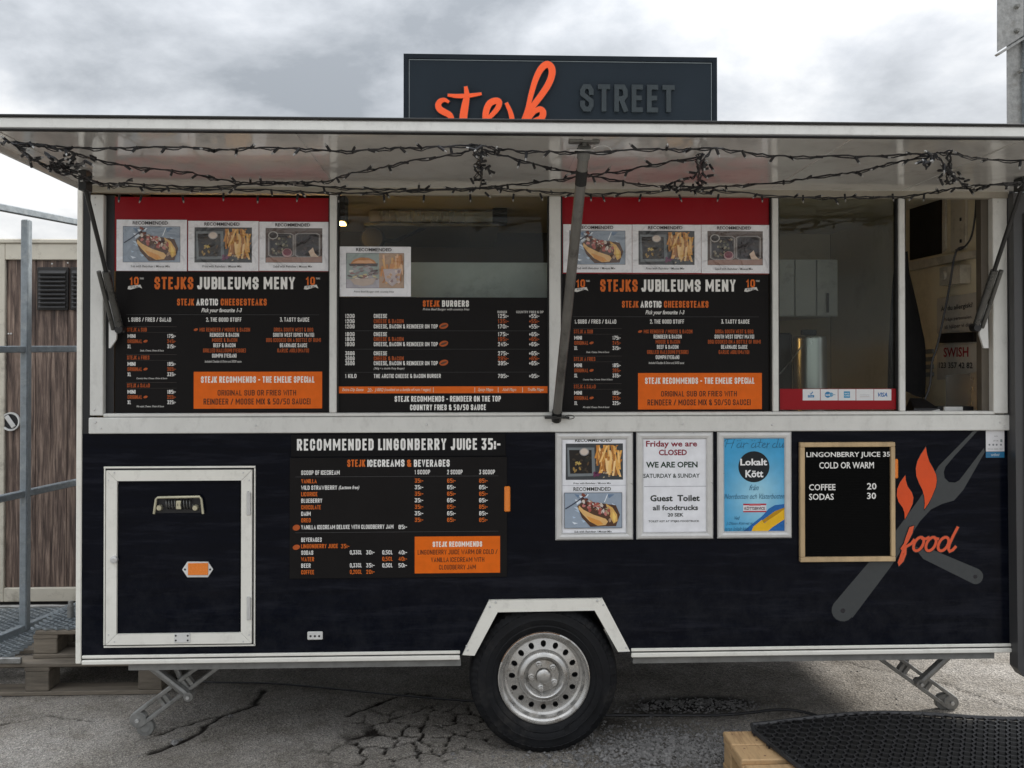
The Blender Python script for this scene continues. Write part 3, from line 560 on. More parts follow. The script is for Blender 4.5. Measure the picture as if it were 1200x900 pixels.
dish.lathe([(31*kx,-.010),(30*kx,-.020),(27.5*kx,-.030),(24*kx,-.033),(21.5*kx,-.026),(20*kx,-.012),(18.6*kx,-.006),(18*kx,-.010),(9.5*kx,-.012),(9*kx,-.006),(0,-.006)], c0, 96)
dish.build('dish', 'rim', wh, smooth=True)
mb = MB(); mb.lathe([(44*kx,.075),(0,.075)], wc, 32); mb.build('brake_drum', 'black', wh)
mb = MB(); mb.lathe([(8.6*kx,-.008),(8.4*kx,-.026),(7.2*kx,-.030),(3*kx,-.032),(0,-.032)], c0, 32); mb.build('hub_cap', 'rim', wh, smooth=True)
for i in range(5):
    a = math.radians(113+72*i); mb = MB(); cc = (c0[0]+14.6*kx*math.cos(a), c0[1], c0[2]+14.6*kx*math.sin(a)); mb.lathe([(4.2*kx,-.011),(4*kx,-.016),(2.9*kx,-.018),(2.8*kx,-.034),(2.2*kx,-.036),(0,-.036)], cc, 6 if False else 12); mb.build('wheel_nut', 'rim', wh)
mb = MB(); pts = []
for i in range(18): a = math.radians(70+i*5.2); pts.append((wc.x+53.6*kx*math.cos(a), wc.y-.0052, wc.z+53.6*kx*math.sin(a)))
mb.tube(pts, .0022, 5); mb.build('rust_edge', 'rust', wh)
# ---------------- support legs
def support_leg(A, B, C_, D_, E_, Y, foot):
    """A foot end, B top end of the slotted arm; C-D main brace; E short strut (photo points)"""
    a = P(A[0],A[1],Y); b = P(B[0],B[1],Y); d = (b-a).normalized(); n = Vector((-d.z,0,d.x)); hw = .036
    mb = MB()
    for s_ in (-1,1): mb.beam(a+n*s_*(hw-.009), b+n*s_*(hw-.009), .035, .018, up=n, bev=.003)
    Lg = (b-a).length
    for t_ in (0,.04,.30,.36,.60,.66,.97): q_ = a+d*Lg*t_; mb.beam(q_-n*(hw-.011), q_+n*(hw-.011), .028, .026 if t_ in (0,) else .016, up=d)
    mb.lathe([(0,-.018),(.033,-.018),(.036,-.015),(.036,.015),(.033,.018),(0,.018)], a, 20)
    root = mb.build('support_leg', 'galv_light', T)
    mb = MB(); c1 = P(C_[0],C_[1],Y-.02); d1 = P(D_[0],D_[1],Y-.02); mb.tube([c1,d1], .019, 10); mb.lathe([(0,-.02),(.02,-.02),(.022,.02),(0,.02)], d1, 14); mb.build('brace', 'galv_light', root)
    mb = MB(); mb.tube([P(E_[0],E_[1],Y+.03), P(E_[2],E_[3],Y+.03)], .013, 8); mb.build('brace', 'galv_light', root)
    mb = MB(); f = P(foot[0],foot[1],Y); mb.lathe([(0,-.012),(.02,-.014),(.024,-.012),(.036,-.012),(.038,-.009),(.038,.012),(.02,.014),(0,.014)], (f.x,Y,.036), 24); mb.build('foot_wheel', 'chassis', root)
    mb = MB(); mb.lathe([(0,-.032),(.008,-.032),(.008,-.028),(0,-.028)], d1-Vector((0,.0,0)), 6); mb.lathe([(0,-.03),(.009,-.03),(.009,-.024),(0,-.024)], a, 6); mb.build('bolt', 'alu_clean', root)
support_leg((163,842),(254,774),(172,776),(222,815),(202,772,214,800), .27, (171,846))
support_leg((1113,822),(1026,760),(1120,760),(1077,800),(1067,760,1058,785), .42, (1105,828))
# rear legs and far wheel, seen low under the body
for px in (230, 1040):
    a = P(px,772,1.5); mb = MB(); mb.beam((a.x,1.55,ZB-.02),(a.x+.25*(1 if px < 600 else -1),1.55,.03),.03,.04); mb.build('support_leg', 'galv_light', T)
mb = MB(); mb.lathe([(54*kx,.0),(80*kx,-.01),(WR-.01,.01),(WR,.03),(WR,.15),(WR-.02,.17),(54*kx,.17),(0,.1)], (wc.x,TD-.22,WR), 48); mb.build('wheel', 'tyre', T)
# ---------------- locker door
LD = MB(); LD.box((P(137,650).x,-.004,P(209,743).z),(P(281,650).x,-.0006,P(209,567).z)); door = LD.build('locker_door', 'navy', T)
def mitre_frame(name, x0, y0, x1, y1, fw, Y0, m, parent, Y1=-.0004):
    a,b,c_,d = R(x0,y0,x1,y1,Y0); f = (b-a)*fw/(x1-x0); o_ = [(a,c_),(b,c_),(b,d),(a,d)]; i_ = [(a+f,c_+f),(b-f,c_+f),(b-f,d-f),(a+f,d-f)]
    for k in range(4):
        k2 = (k+1)%4; g_ = .0007; mx_ = ((o_[k][0]+o_[k2][0])/2, (o_[k][1]+o_[k2][1])/2); L_ = math.hypot(o_[k2][0]-o_[k][0], o_[k2][1]-o_[k][1]); q = []
        for p_ in (o_[k], o_[k2], i_[k2], i_[k]): q.append((mx_[0]+(p_[0]-mx_[0])*(1-2*g_/L_), mx_[1]+(p_[1]-mx_[1])*(1-2*g_/L_)))
        mb = MB(); mb.prism(q, Y0, Y1); mb.build(name, m, parent)
mitre_frame('door_frame', 124,551,295,755,12.6,-.016,'trim',door)
studs('screw', ((127,563),(134,554),(292,563),(285,554),(127,744),(134,752),(292,744),(285,752)), -.0162, 'alu_clean', door, ((0,-.002),(.003,-.0015),(.0035,0)))
mb = MB()
for rc in ((121.5,546.5,299,548.5),(121.5,756.3,299,758),(121.5,548.7,123,756.1),(297.5,548.7,299,756.1)): pbox(mb, *rc, -.008,-.0004)
mb.build('outer_trim', 'trim', door)
mb = MB(); pbox(mb, 295.3,549.5,297.3,756, -.006,-.0003); pbox(mb, 123.3,549,294.9,550.7,-.006,-.0003); mb.build('gap_seal', 'seal', door)
for y in (590, 713): mb = MB(); pbox(mb, 289,y-14,292,y+14, -.022,-.016,.002); q_ = P(292.5,y,-.02); mb.tube([(q_.x,-.02,q_.z-.045),(q_.x,-.02,q_.z+.045)],.005,8); mb.build('hinge', 'alu_clean', door)
mb = MB(); q_ = P(134,655.5,-.016); mb.lathe([(0,-.01),(.006,-.01),(.0065,-.012),(.014,-.010),(.0155,0)], (q_.x,-.016,q_.z), 20); lk = mb.build('lock', 'alu_clean', door)
mb = MB(); pbox(mb, 204,742.5,223,753.5, -.020,-.0155,.002); lt = mb.build('latch_plate', 'plastic', door)
mb = MB()
for (px, py) in ((206,745),(206,750.5),(220,745),(220,750.5)): q_ = P(px,py,-.02); mb.lathe([(0,-.0012),(.004,-.001),(.004,0)], (q_.x,-.02,q_.z), 8)
mb.build('screw', 'black', lt)
# recessed spring handle
mb = MB()
pbox(mb, 181,583,237,601, -.006,-.004); hd = mb.build('handle', 'black', door)
mb = MB()
mb.tube([P(180.5,602,-.02),P(183,585,-.02),P(185,583,-.022),P(234,582,-.022),P(236,585,-.02),P(238,602,-.02)], .0055, 8); mb.build('handle_bar', 'brass', hd, smooth=True)
mb = MB(); pts = []
for i in range(120):
    u = i/119; a_ = u*2*math.pi*9; q_ = P(194+u*31,591,-.015); pts.append((q_.x, -.015+.011*math.cos(a_), q_.z+.018*math.sin(a_)))
mb.tube(pts, .0032, 5); mb.build('spring', 'strut_tube', hd, smooth=True)
mb = MB(); 
for px in (187,229): q_ = P(px,595,-.015); mb.lathe([(0,-.012),(.010,-.012),(.013,-.004),(.013,.005)], (q_.x,-.012,q_.z), 8)
pbox(mb, 206,587,212,597,-.028,-.012,.002); mb.build('handle_clip', 'brass', hd)
def reflector(x0,y0,x1,y1,Y,parent,name='reflector'):
    cxm = 6; mb = MB(); mb.prism([xz(p,Y) for p in ((x0,(y0+y1)/2),(x0+cxm,y0),(x1-cxm,y0),(x1,(y0+y1)/2),(x1-cxm,y1),(x0+cxm,y1))][::-1], Y-.006, Y); r = mb.build(name, 'plastic', parent)
    mb = MB(); pbox(mb, x0+cxm+.2,y0+2,x1-cxm-.2,y1-2, Y-.009, Y-.006,.001); mb.build('reflector_lens', 'reflector', r)
    mb = MB()
    for px in (x0+3.3,x1-3.3): q_ = P(px,(y0+y1)/2,Y); mb.lathe([(0,-.0015),(.004,-.001),(.0045,0)], (q_.x,Y-.006,q_.z), 8)
    mb.build('screw', 'black', r)
reflector(214,658,250,676, -.004, door)
for rc in ((591,570,598,600),(1047.5,538,1053,561)): mb = MB(); pbox(mb, *rc, -.012,-.0005,.004); mb.build('side_reflector', 'reflector', T)
mb = MB(); pbox(mb, 360,740.5,378,750, -.010,-.0005,.003); mk = mb.build('marker_plate', 'plastic', T)
mb = MB()
for px in (364,369,374): q_ = P(px,745.5,-.01); mb.lathe([(0,-.001),(.0045,-.001),(.0045,0)], (q_.x,-.010,q_.z), 8)
mb.build('screw', 'black', mk)
# ---------------- canopy
ZH = P(300,218.5,-.02).z; FY = -.93; ZFr = P(600,155,FY).z
CX0, CX1 = P(97,222,-.02).x, P(1165,232,-.02).x+.30
def cz(y): return ZH+(ZFr-ZH)*(y+.02)/(FY+.02)
# tilt of the front edge in the photo: lower to the right
def slab(mb, x0, x1, ya, yb, t0, t1):   # between heights cz+t0 and cz+t1
    mb.add([(x0,ya,cz(ya)+t0),(x1,ya,cz(ya)+t0),(x1,yb,cz(yb)+t0),(x0,yb,cz(yb)+t0),(x0,ya,cz(ya)+t1),(x1,ya,cz(ya)+t1),(x1,yb,cz(yb)+t1),(x0,yb,cz(yb)+t1)],
           [(3,2,1,0),(4,5,6,7),(0,1,5,4),(1,2,6,5),(2,3,7,6),(3,0,4,7)])
mb = MB(); slab(mb, CX0, CX1, FY+.02, -.022, 0, .028); can = mb.build('canopy', 'canopy', T)
mb = MB(); mb.box((CX0-.012,FY-.006,ZFr-.004),(CX1+.012,FY+.02,ZFr+.033),.005); mb.build('canopy_edge', 'alu', can)
mb = MB(); mb.box((CX0-.014,FY-.012,ZFr+.033),(CX1+.014,FY+.03,ZFr+.0405),.002); mb.build('canopy_gasket', 'seal', can)
mb = MB(); mb.box((CX0-.014,FY-.010,ZFr-.0075),(CX1+.014,FY+.018,ZFr-.0042)); mb.build('canopy_gasket', 'seal', can)
for x0 in (CX0-.012, CX1): mb = MB(); slab(mb, x0, x0+.012, FY+.021, -.022, -.018, .032); mb.build('canopy_side', 'alu_clean', can)
mb = MB(); slab(mb, CX0-.001, CX1, FY+.022, -.022, .0285, .033); mb.build('canopy_top', 'trim', can)
# seams on the underside
for px in (120,390,660,905,1060): x_ = P(px,228,-.02).x; mb = MB(); slab(mb, x_-.015, x_+.015, FY+.03, -.03, -.0025, -.0002); mb.build('cover_strip', 'canopy', can)
# ---------------- prop pole and gas struts
p0 = P(652.5,486,-.03); p1 = P(684.5,166,FY+.10); p1.z = cz(FY+.10)-.03
mb = MB(); mb.tube([p0,p1], .0185, 16); pole = mb.build('prop_pole', 'pole', T, smooth=True)
d_ = (p1-p0).normalized(); Lp = (p1-p0).length
mb = MB(); mb.tube([p1-d_*.13,p1-d_*.075], .0197, 16); mb.build('tape', 'seal', pole)
mb = MB(); mb.tube([p1-d_*.03,p1+d_*.012], .022, 14); mb.tube([p1+d_*.012,p1+Vector((0,0,.035))], .008, 8); mb.box((p1.x-.05,p1.y-.02,cz(p1.y)-.008),(p1.x+.05,p1.y+.02,cz(p1.y)-.001)); mb.build('pole_head', 'chassis', pole)
mb = MB(); pts = [p1+Vector((-.05,-.02,-.005)), p1+Vector((.02,-.03,-.008))]
for i in range(13): a_ = -math.pi*.9+i*math.pi*1.8/12; pts.append(p1+Vector((.055+.03*math.cos(a_), -.03, -.006+.014*math.sin(a_))))
mb.tube(pts, .0022, 5); mb.build('spring_pin', 'alu_clean', pole)
mb = MB(); mb.box((p0.x-.05,-.05,ZSILL_T-.010),(p0.x+.05,-.0165,ZSILL_T-.002)); mb.tube([p0-d_*.03,p0+d_*.02], .021, 12); mb.build('pole_foot', 'strut', pole)
mb = MB(); pts = [(p0.x-.02,-.055,p0.z-.005)]+[(p0.x+.05+.02*math.cos(t_*.6),-.055,p0.z-.008+.008*math.sin(t_*.6)) for t_ in range(-4,7)]; mb.tube(pts, .002, 5); mb.build('spring_pin', 'strut_tube', pole)
for (top, mid, bot, sgn) in (((100,221),(124,319),(141,386),1), ((1197,221),(1168,322),(1143,384),-1)):
    b_ = P(bot[0],bot[1],-.02); t_ = P(top[0],top[1],-.30); t_.z = min(t_.z, cz(-.3)-.02); t_.x = b_.x+(t_.x-b_.x); m_ = b_+(t_-b_)*.43
    mb = MB(); mb.tube([b_,m_], .0145, 12); mb.tube([b_+Vector((sgn*-.026,-.005,.0)),m_+Vector((sgn*-.026,-.005,0))], .009, 10); st = mb.build('gas_strut', 'strut_tube', T, smooth=True)
    mb = MB(); mb.tube([m_,t_], .0085, 10); mb.build('strut_rod', 'strut', st)
    mb = MB(); mb.lathe([(0,-.02),(.016,-.02),(.018,-.016),(.018,.018),(0,.018)], b_, 14); mb.build('strut_mount', 'strut', st); mb = MB(); mb.box((t_.x-.015,t_.y-.03,t_.z-.01),(t_.x+.015,t_.y+.03,cz(-.3)-.002),.002); mb.build('strut_mount', 'strut', st)
for pts in (((127.5,352),(129,350),(137,384),(136,398),(129,408),(127.5,408)), ((1149,360),(1157,352),(1158.5,408),(1153,408),(1148,392))):
    quad('strut_plate', pts, -.03, -.018, 'plastic', T)
# ================================================================ VINYL LOGO on the body
GREY = (.042,.048,.052); OR = (.72,.072,.006)
pr = PR(-.0006, .00012)
def arc(cx, cy, r, a0, a1, n=9): return [(cx+r*math.cos(math.radians(a0+(a1-a0)*i/(n-1))), cy+r*math.sin(math.radians(a0+(a1-a0)*i/(n-1)))) for i in range(n)]
fork = [(1077,585),(1090,563),(1100,546),(1140,505.5),(1146,504.5),(1118,535),(1108,547),(1106,553),(1107,560),(1112,565),(1119,565.5),(1124,563),(1131,554),(1153,525),(1154,530),(1129,574),(1118,586.5),(1104,590.5),(1091,597),(1078,611),(1044,664),(999,724)]+arc(987.8,715,13.3,38,215)+[(1052,619)]
pr.poly(fork, GREY)
pr.poly([(1083,643),(1090,643),(1147,667)]+arc(1143,675.5,9.2,-60,100,8)+[(1082,655),(1070,640)], GREY)
pr.ell(987.8,715.7,2.8,2.8,(.01,.011,.017),12); pr.ell(1143,675.8,2.5,2.5,(.01,.011,.017),12)
pr.build('fork_decal', T, 'vinyl')
pr = PR(-.0028, .00012)
def halo(poly, k): 
    cx = sum(p[0] for p in poly)/len(poly); cy = sum(p[1] for p in poly)/len(poly); return [(cx+(p[0]-cx)*k, cy+(p[1]-cy)*k) for p in poly]
for fl in ([(1085,524),(1086.5,533),(1089,541),(1093.5,549),(1096.8,556),(1097.8,563),(1096.5,571),(1092,582),(1088,590),(1083,597),(1083.8,590),(1083.2,582),(1081,574),(1077,566),(1074,558),(1073.3,549),(1075,541),(1079,533)],
           [(1061,557),(1061.5,563),(1063.5,570),(1068.5,577),(1070.3,583),(1069.5,590),(1065,600),(1060.3,608.5),(1060,601),(1058,595),(1053,588),(1051,581),(1051.5,573),(1055,565)]):
    pr.poly(halo(fl,1.05), (.02,.01,.01)); pr.poly(fl, OR)
def oval(cx, cy, rx, ry, sl, n=18, a0=0.): return [(cx+rx*math.cos(a0+2*math.pi*i/n)-sl*ry*math.sin(a0+2*math.pi*i/n)*-1*-1, cy+ry*math.sin(a0+2*math.pi*i/n)) for i in range(n)]
word = [[(1057,643),(1063,634),(1068,624),(1069.5,618),(1067,619),(1063,630),(1059,643),(1055.5,654),(1053.5,659),(1054,661),(1057.5,657),(1060.5,649),(1061,641),(1063,640),(1068,637),(1071,633)],
        oval(1076.5,637.5,5.4,8,.35), [(1081,631),(1085,631.5),(1088,630)], oval(1091,637.5,5.4,8,.35), [(1096,631),(1099,631.5)], oval(1105.5,637.5,5.6,8,.35),
        [(1122,618.5),(1117,628),(1112.5,638),(1111.5,643.5),(1113,646),(1116.5,644.5),(1119.5,641)]]
for wd_ in word: 
    cl_ = len(wd_) == 18; pr.line(wd_, 4.6, (.03,.015,.012), closed=cl_)
for wd_ in word:
    cl_ = len(wd_) == 18; pr.line(wd_, 3.0, (.72,.095,.03), closed=cl_)
pr.build('flame_decal', T, 'vinyl')
# faint blocked out rectangle lower right
# ================================================================ PICTURES
def pic_fries(p, x0, y0, x1, y1, k=1.):
    W = x1-x0; H = y1-y0; q = lambda u,v: (x0+u*W, y0+v*H); rd = random.Random(3)
    p.rect(x0,y0,x1,y1,(.05*k,.055*k,.06*k)); p.poly([q(.02,.1),q(.5,.1),q(.52,.9),q(.03,.92)], (.17*k,.19*k,.20*k)); p.poly([q(.05,.17),q(.45,.17),q(.46,.83),q(.07,.84)], (.022,.018,.016))
    for i in range(26): u,v = rd.uniform(.09,.42),rd.uniform(.25,.78); cc = rd.choice([(.06,.045,.03),(.10,.06,.03),(.03,.03,.025),(.35,.22,.07)] if v > .5 else [(.06,.045,.03),(.03,.03,.025)]); p.ell(*q(u,v), W*.035, H*.03, cc, 7, rd.random()*3, .2)
    for i in range(7): u,v = rd.uniform(.15,.3),rd.uniform(.48,.6); p.ell(*q(u,v), W*.03, H*.02, (.55,.40,.12), 6, rd.random()*3)
    p.ell(*q(.32,.22), W*.085, H*.115, (.35,.33,.33), 18); p.ell(*q(.32,.22), W*.07, H*.09, (.68,.58,.50), 18)
    for i in range(14): u,v = rd.uniform(.5,.7),rd.uniform(.68,.9); p.ell(*q(u,v), W*.035, H*.045, rd.choice([(.10,.02,.06),(.16,.04,.10),(.06,.015,.04)]), 8, rd.random()*3, .2)
    p.poly([q(.55,.3),q(.98,.3),q(.9,.9),q(.7,.85)], (.30,.13,.04))
    for i in range(46):
        a = rd.gauss(0,.32); u = rd.uniform(.54,.95); v = rd.uniform(.12,.72)
        if v > .5: u = .62+(u-.54)*.75
        ln = H*rd.uniform(.16,.3); w_ = W*.018; dx, dy = math.sin(a), math.cos(a); cx, cy = q(u,v)
        cx = min(max(cx, x0+W*.52), x1-W*.04); top = max(cy-ln*dy, y0+H*.03); cc = rd.choice([(.72,.38,.10),(.80,.50,.18),(.58,.25,.05),(.85,.58,.27),(.42,.17,.04)])
        pa = (cx-ln*dx*.7, top); pb = (cx+ln*dx*.7, min(cy+ln*dy, y1-H*.05)); p.poly([(pa[0]-w_,pa[1]),(pa[0]+w_,pa[1]),(pb[0]+w_,pb[1]),(pb[0]-w_,pb[1])], tuple(c_*k for c_ in cc))
    for i in range(9): u,v = rd.uniform(.66,.9),rd.uniform(.78,.94); p.ell(*q(u,v), W*.02, H*.02, rd.choice([(.45,.38,.28),(.3,.2,.12),(.6,.5,.38)]), 6, rd.random()*3, .2)
def pic_sub(p, x0, y0, x1, y1, k=1.):
    W = x1-x0; H = y1-y0; q = lambda u,v: (x0+u*W, y0+v*H); rd = random.Random(5)
    p.rect(x0,y0,x1,y1,(.30*k,.36*k,.44*k))
    for i in range(34):
        u,v = rd.random()*.86,rd.random()*.84; p.poly([q(u,v),q(min(.99,u+rd.uniform(.05,.14)),min(.99,v+rd.uniform(-.0,.06))),q(min(.99,u+rd.uniform(0,.12)),min(.99,v+rd.uniform(.06,.16)))], rd.choice([(.50,.62,.76),(.16,.24,.36),(.62,.72,.84),(.36,.48,.64),(.75,.82,.9)]))
    p.line([q(.02,.45),q(.15,.32),q(.38,.05)], W*.02, (.05,.06,.09)); p.line([q(.75,.05),q(.7,.25)], W*.015, (.85,.9,.95))
    p.poly([q(.22,.38),q(.33,.22),q(.9,.35),q(.97,.62),q(.9,.95),q(.45,.97),q(.3,.7)], (.10,.05,.03))
    p.poly([q(.25,.36),q(.33,.48),q(.5,.62),q(.72,.74),q(.76,.82),q(.72,.92),q(.58,.94),q(.44,.82),q(.32,.62),q(.24,.46)], (.78,.48,.19)); p.poly([q(.38,.66),q(.62,.80),q(.68,.90),q(.58,.93),q(.46,.84)], (.72,.32,.07))
    p.poly([q(.72,.3),q(.84,.42),q(.92,.62),q(.93,.8),q(.86,.88),q(.80,.7),q(.76,.5)], (.74,.44,.13)); p.poly([q(.84,.5),q(.90,.68),q(.88,.84),q(.84,.75)], (.88,.62,.18))
    for i in range(46):
        u = rd.uniform(.30,.80); v = .22+(u-.3)*.62+rd.gauss(0,.10); p.ell(*q(u,min(.8,max(.05,v))), W*.04, H*.045, rd.choice([(.24,.07,.045),(.14,.045,.03),(.42,.10,.08),(.07,.03,.03),(.45,.30,.2),(.70,.62,.55)] if i%4 else [(.45,.12,.10),(.55,.2,.18)]), 7, rd.random()*3, .25)
    for i in range(12): u = rd.uniform(.42,.78); p.ell(*q(u,.2+(u-.3)*.7+rd.gauss(0,.07)), W*.022, H*.02, rd.choice([(.75,.70,.62),(.6,.5,.42),(.5,.36,.2)]), 6, rd.random()*3, .3)
def pic_bowls(p, x0, y0, x1, y1, k=1.):
    W = x1-x0; H = y1-y0; q = lambda u,v: (x0+u*W, y0+v*H); rd = random.Random(8)
    p.rect(x0,y0,x1,y1,(.085,.058,.050)); p.poly([q(0,.86),q(1,.82),q(1,1),q(0,1)], (.32,.19,.15)); p.poly([q(0,0),q(1,0),q(1,.08),q(0,.12)], (.14,.11,.10))
    for (a, b) in ((.04,.5),(.51,.97)):
        rr = lambda i_, g0: [q(a+i_+g0,.13+i_),q(b-i_-g0,.13+i_),q(b-i_,.13+i_+g0),q(b-i_,.85-i_-g0),q(b-i_-g0,.85-i_),q(a+i_+g0,.85-i_),q(a+i_,.85-i_-g0),q(a+i_,.13+i_+g0)]
        p.poly(rr(0,.06), (.30,.28,.27)); p.poly(rr(.022,.05), (.09,.08,.08)); p.poly(rr(.04,.05), (.020,.016,.018))
    for i in range(40): u,v = rd.uniform(.11,.44),rd.uniform(.24,.76); p.ell(*q(u,v), W*.026, H*.035, rd.choice([(.10,.10,.06),(.20,.17,.12),(.05,.04,.03),(.30,.27,.20),(.12,.07,.05)]), 7, rd.random()*3, .3)
    for i in range(30): u,v = rd.uniform(.58,.90),rd.uniform(.22,.76); p.ell(*q(u,v), W*.03, H*.035, rd.choice([(.035,.024,.03),(.018,.013,.016),(.055,.04,.045)]), 7, rd.random()*3, .3)
    p.ell(*q(.13,.2), W*.09, H*.12, (.42,.40,.38), 18); p.ell(*q(.13,.2), W*.07, H*.09, (.035,.028,.026), 18)
    p.ell(*q(.38,.72), W*.09, H*.13, (.45,.28,.28), 18); p.ell(*q(.38,.70), W*.072, H*.10, (.17,.03,.05), 18)
    p.poly([q(.76,.68),q(.84,.56),q(.87,.72),q(.94,.84),q(.80,.84)], (.66,.50,.38))
def pic_burger(p, x0, y0, x1, y1, k=1.):
    W = x1-x0; H = y1-y0; q = lambda u,v: (x0+u*W, y0+v*H); rd = random.Random(9)
    p.rect(x0,y0,x1,y1,(.30,.36,.34)); p.rect(x0,y0+H*.75,x1,y1,(.42,.40,.45)); p.rect(x0+W*.57,y0,x1,y1,(.45,.30,.2))
    p.poly([q(.07,.3),q(.13,.18),q(.25,.12),q(.38,.13),q(.48,.2),q(.53,.3)], (.52,.22,.07)); p.poly([q(.10,.28),q(.2,.2),q(.42,.2),q(.5,.29)], (.72,.38,.20)); p.poly([q(.04,.3),q(.55,.29),q(.54,.38),q(.06,.37)], (.07,.05,.05))
    for i in range(40): u,v = rd.uniform(.06,.52),rd.uniform(.38,.74); p.ell(*q(u,v), W*.045, H*.03, rd.choice([(.26,.20,.20),(.12,.09,.09),(.60,.52,.30),(.40,.36,.38),(.30,.14,.12),(.65,.62,.55)]), 7, rd.uniform(-.4,.4), .3)
    p.poly([q(.05,.74),q(.52,.72),q(.46,.9),q(.3,.95),q(.14,.9)], (.50,.40,.34))
    for i in range(30):
        u = rd.uniform(.6,.95); v = rd.uniform(.02,.6); a = rd.gauss(0,.05); cc = rd.choice([(.62,.28,.10),(.72,.42,.16),(.45,.18,.06),(.8,.5,.3)]); p.poly([q(u,v),q(u+.035,v),q(min(.99,u+.035+a),v+.3),q(min(.97,u+a),v+.3)], cc)
    p.poly([q(.64,.45),q(.96,.45),q(.92,.8),q(.8,.96),q(.68,.8)], (.50,.42,.42))
    for i in range(14): u,v = rd.uniform(.68,.92),rd.uniform(.5,.85); p.ell(*q(u,v), W*.03, H*.04, rd.choice([(.55,.35,.22),(.30,.2,.2),(.68,.55,.48)]), 7, rd.random()*3, .2)
PIC = dict(fries=pic_fries, sub=pic_sub, bowls=pic_bowls, burger=pic_burger)
CAP = dict(fries='Fries with Reindeer / Moose Mix', sub='Sub with Reindeer / Moose Mix', bowls='Salad with Reindeer / Moose Mix', burger='Prime Beef Burger with country fries')
def sheet(kind, x0, y0, x1, y1, Y, label, group):
    t = thing('food_poster', tuple(P((x0+x1)/2, y1, Y)), label, 'poster', group)
    mb = MB(); pbox(mb, x0,y0,x1,y1, Y-.0008, Y); 
    mb.c = [(.84,.84,.87)]*len(mb.f); mb.build('paper', 'sheet', t)
    p = PR(Y-.0012); W = x1-x0; H = y1-y0
    ix0, ix1, iy0, iy1 = x0+W*.095, x1-W*.10, y0+H*.135, y1-H*.175
    p.rect(ix0-.4,iy0-.4,ix1+.4,iy1+.4,(.04,.04,.04)); PIC[kind](p, ix0,iy0,ix1,iy1)
    p.build('photo_print', t, 'sheet')
    p = PR(Y-.0014-.00005*150); p.font('RECOMMENDED', x0+W*.23,x0+W*.73,y0+H*.028,y0+H*.095,(.03,.025,.03),0,.02); p.font(CAP[kind], x0+W*.2,x0+W*.76,y1-H*.115,y1-H*.07,(.04,.04,.04),.15,.01)
    p.build('lettering', t, 'sheet'); return t
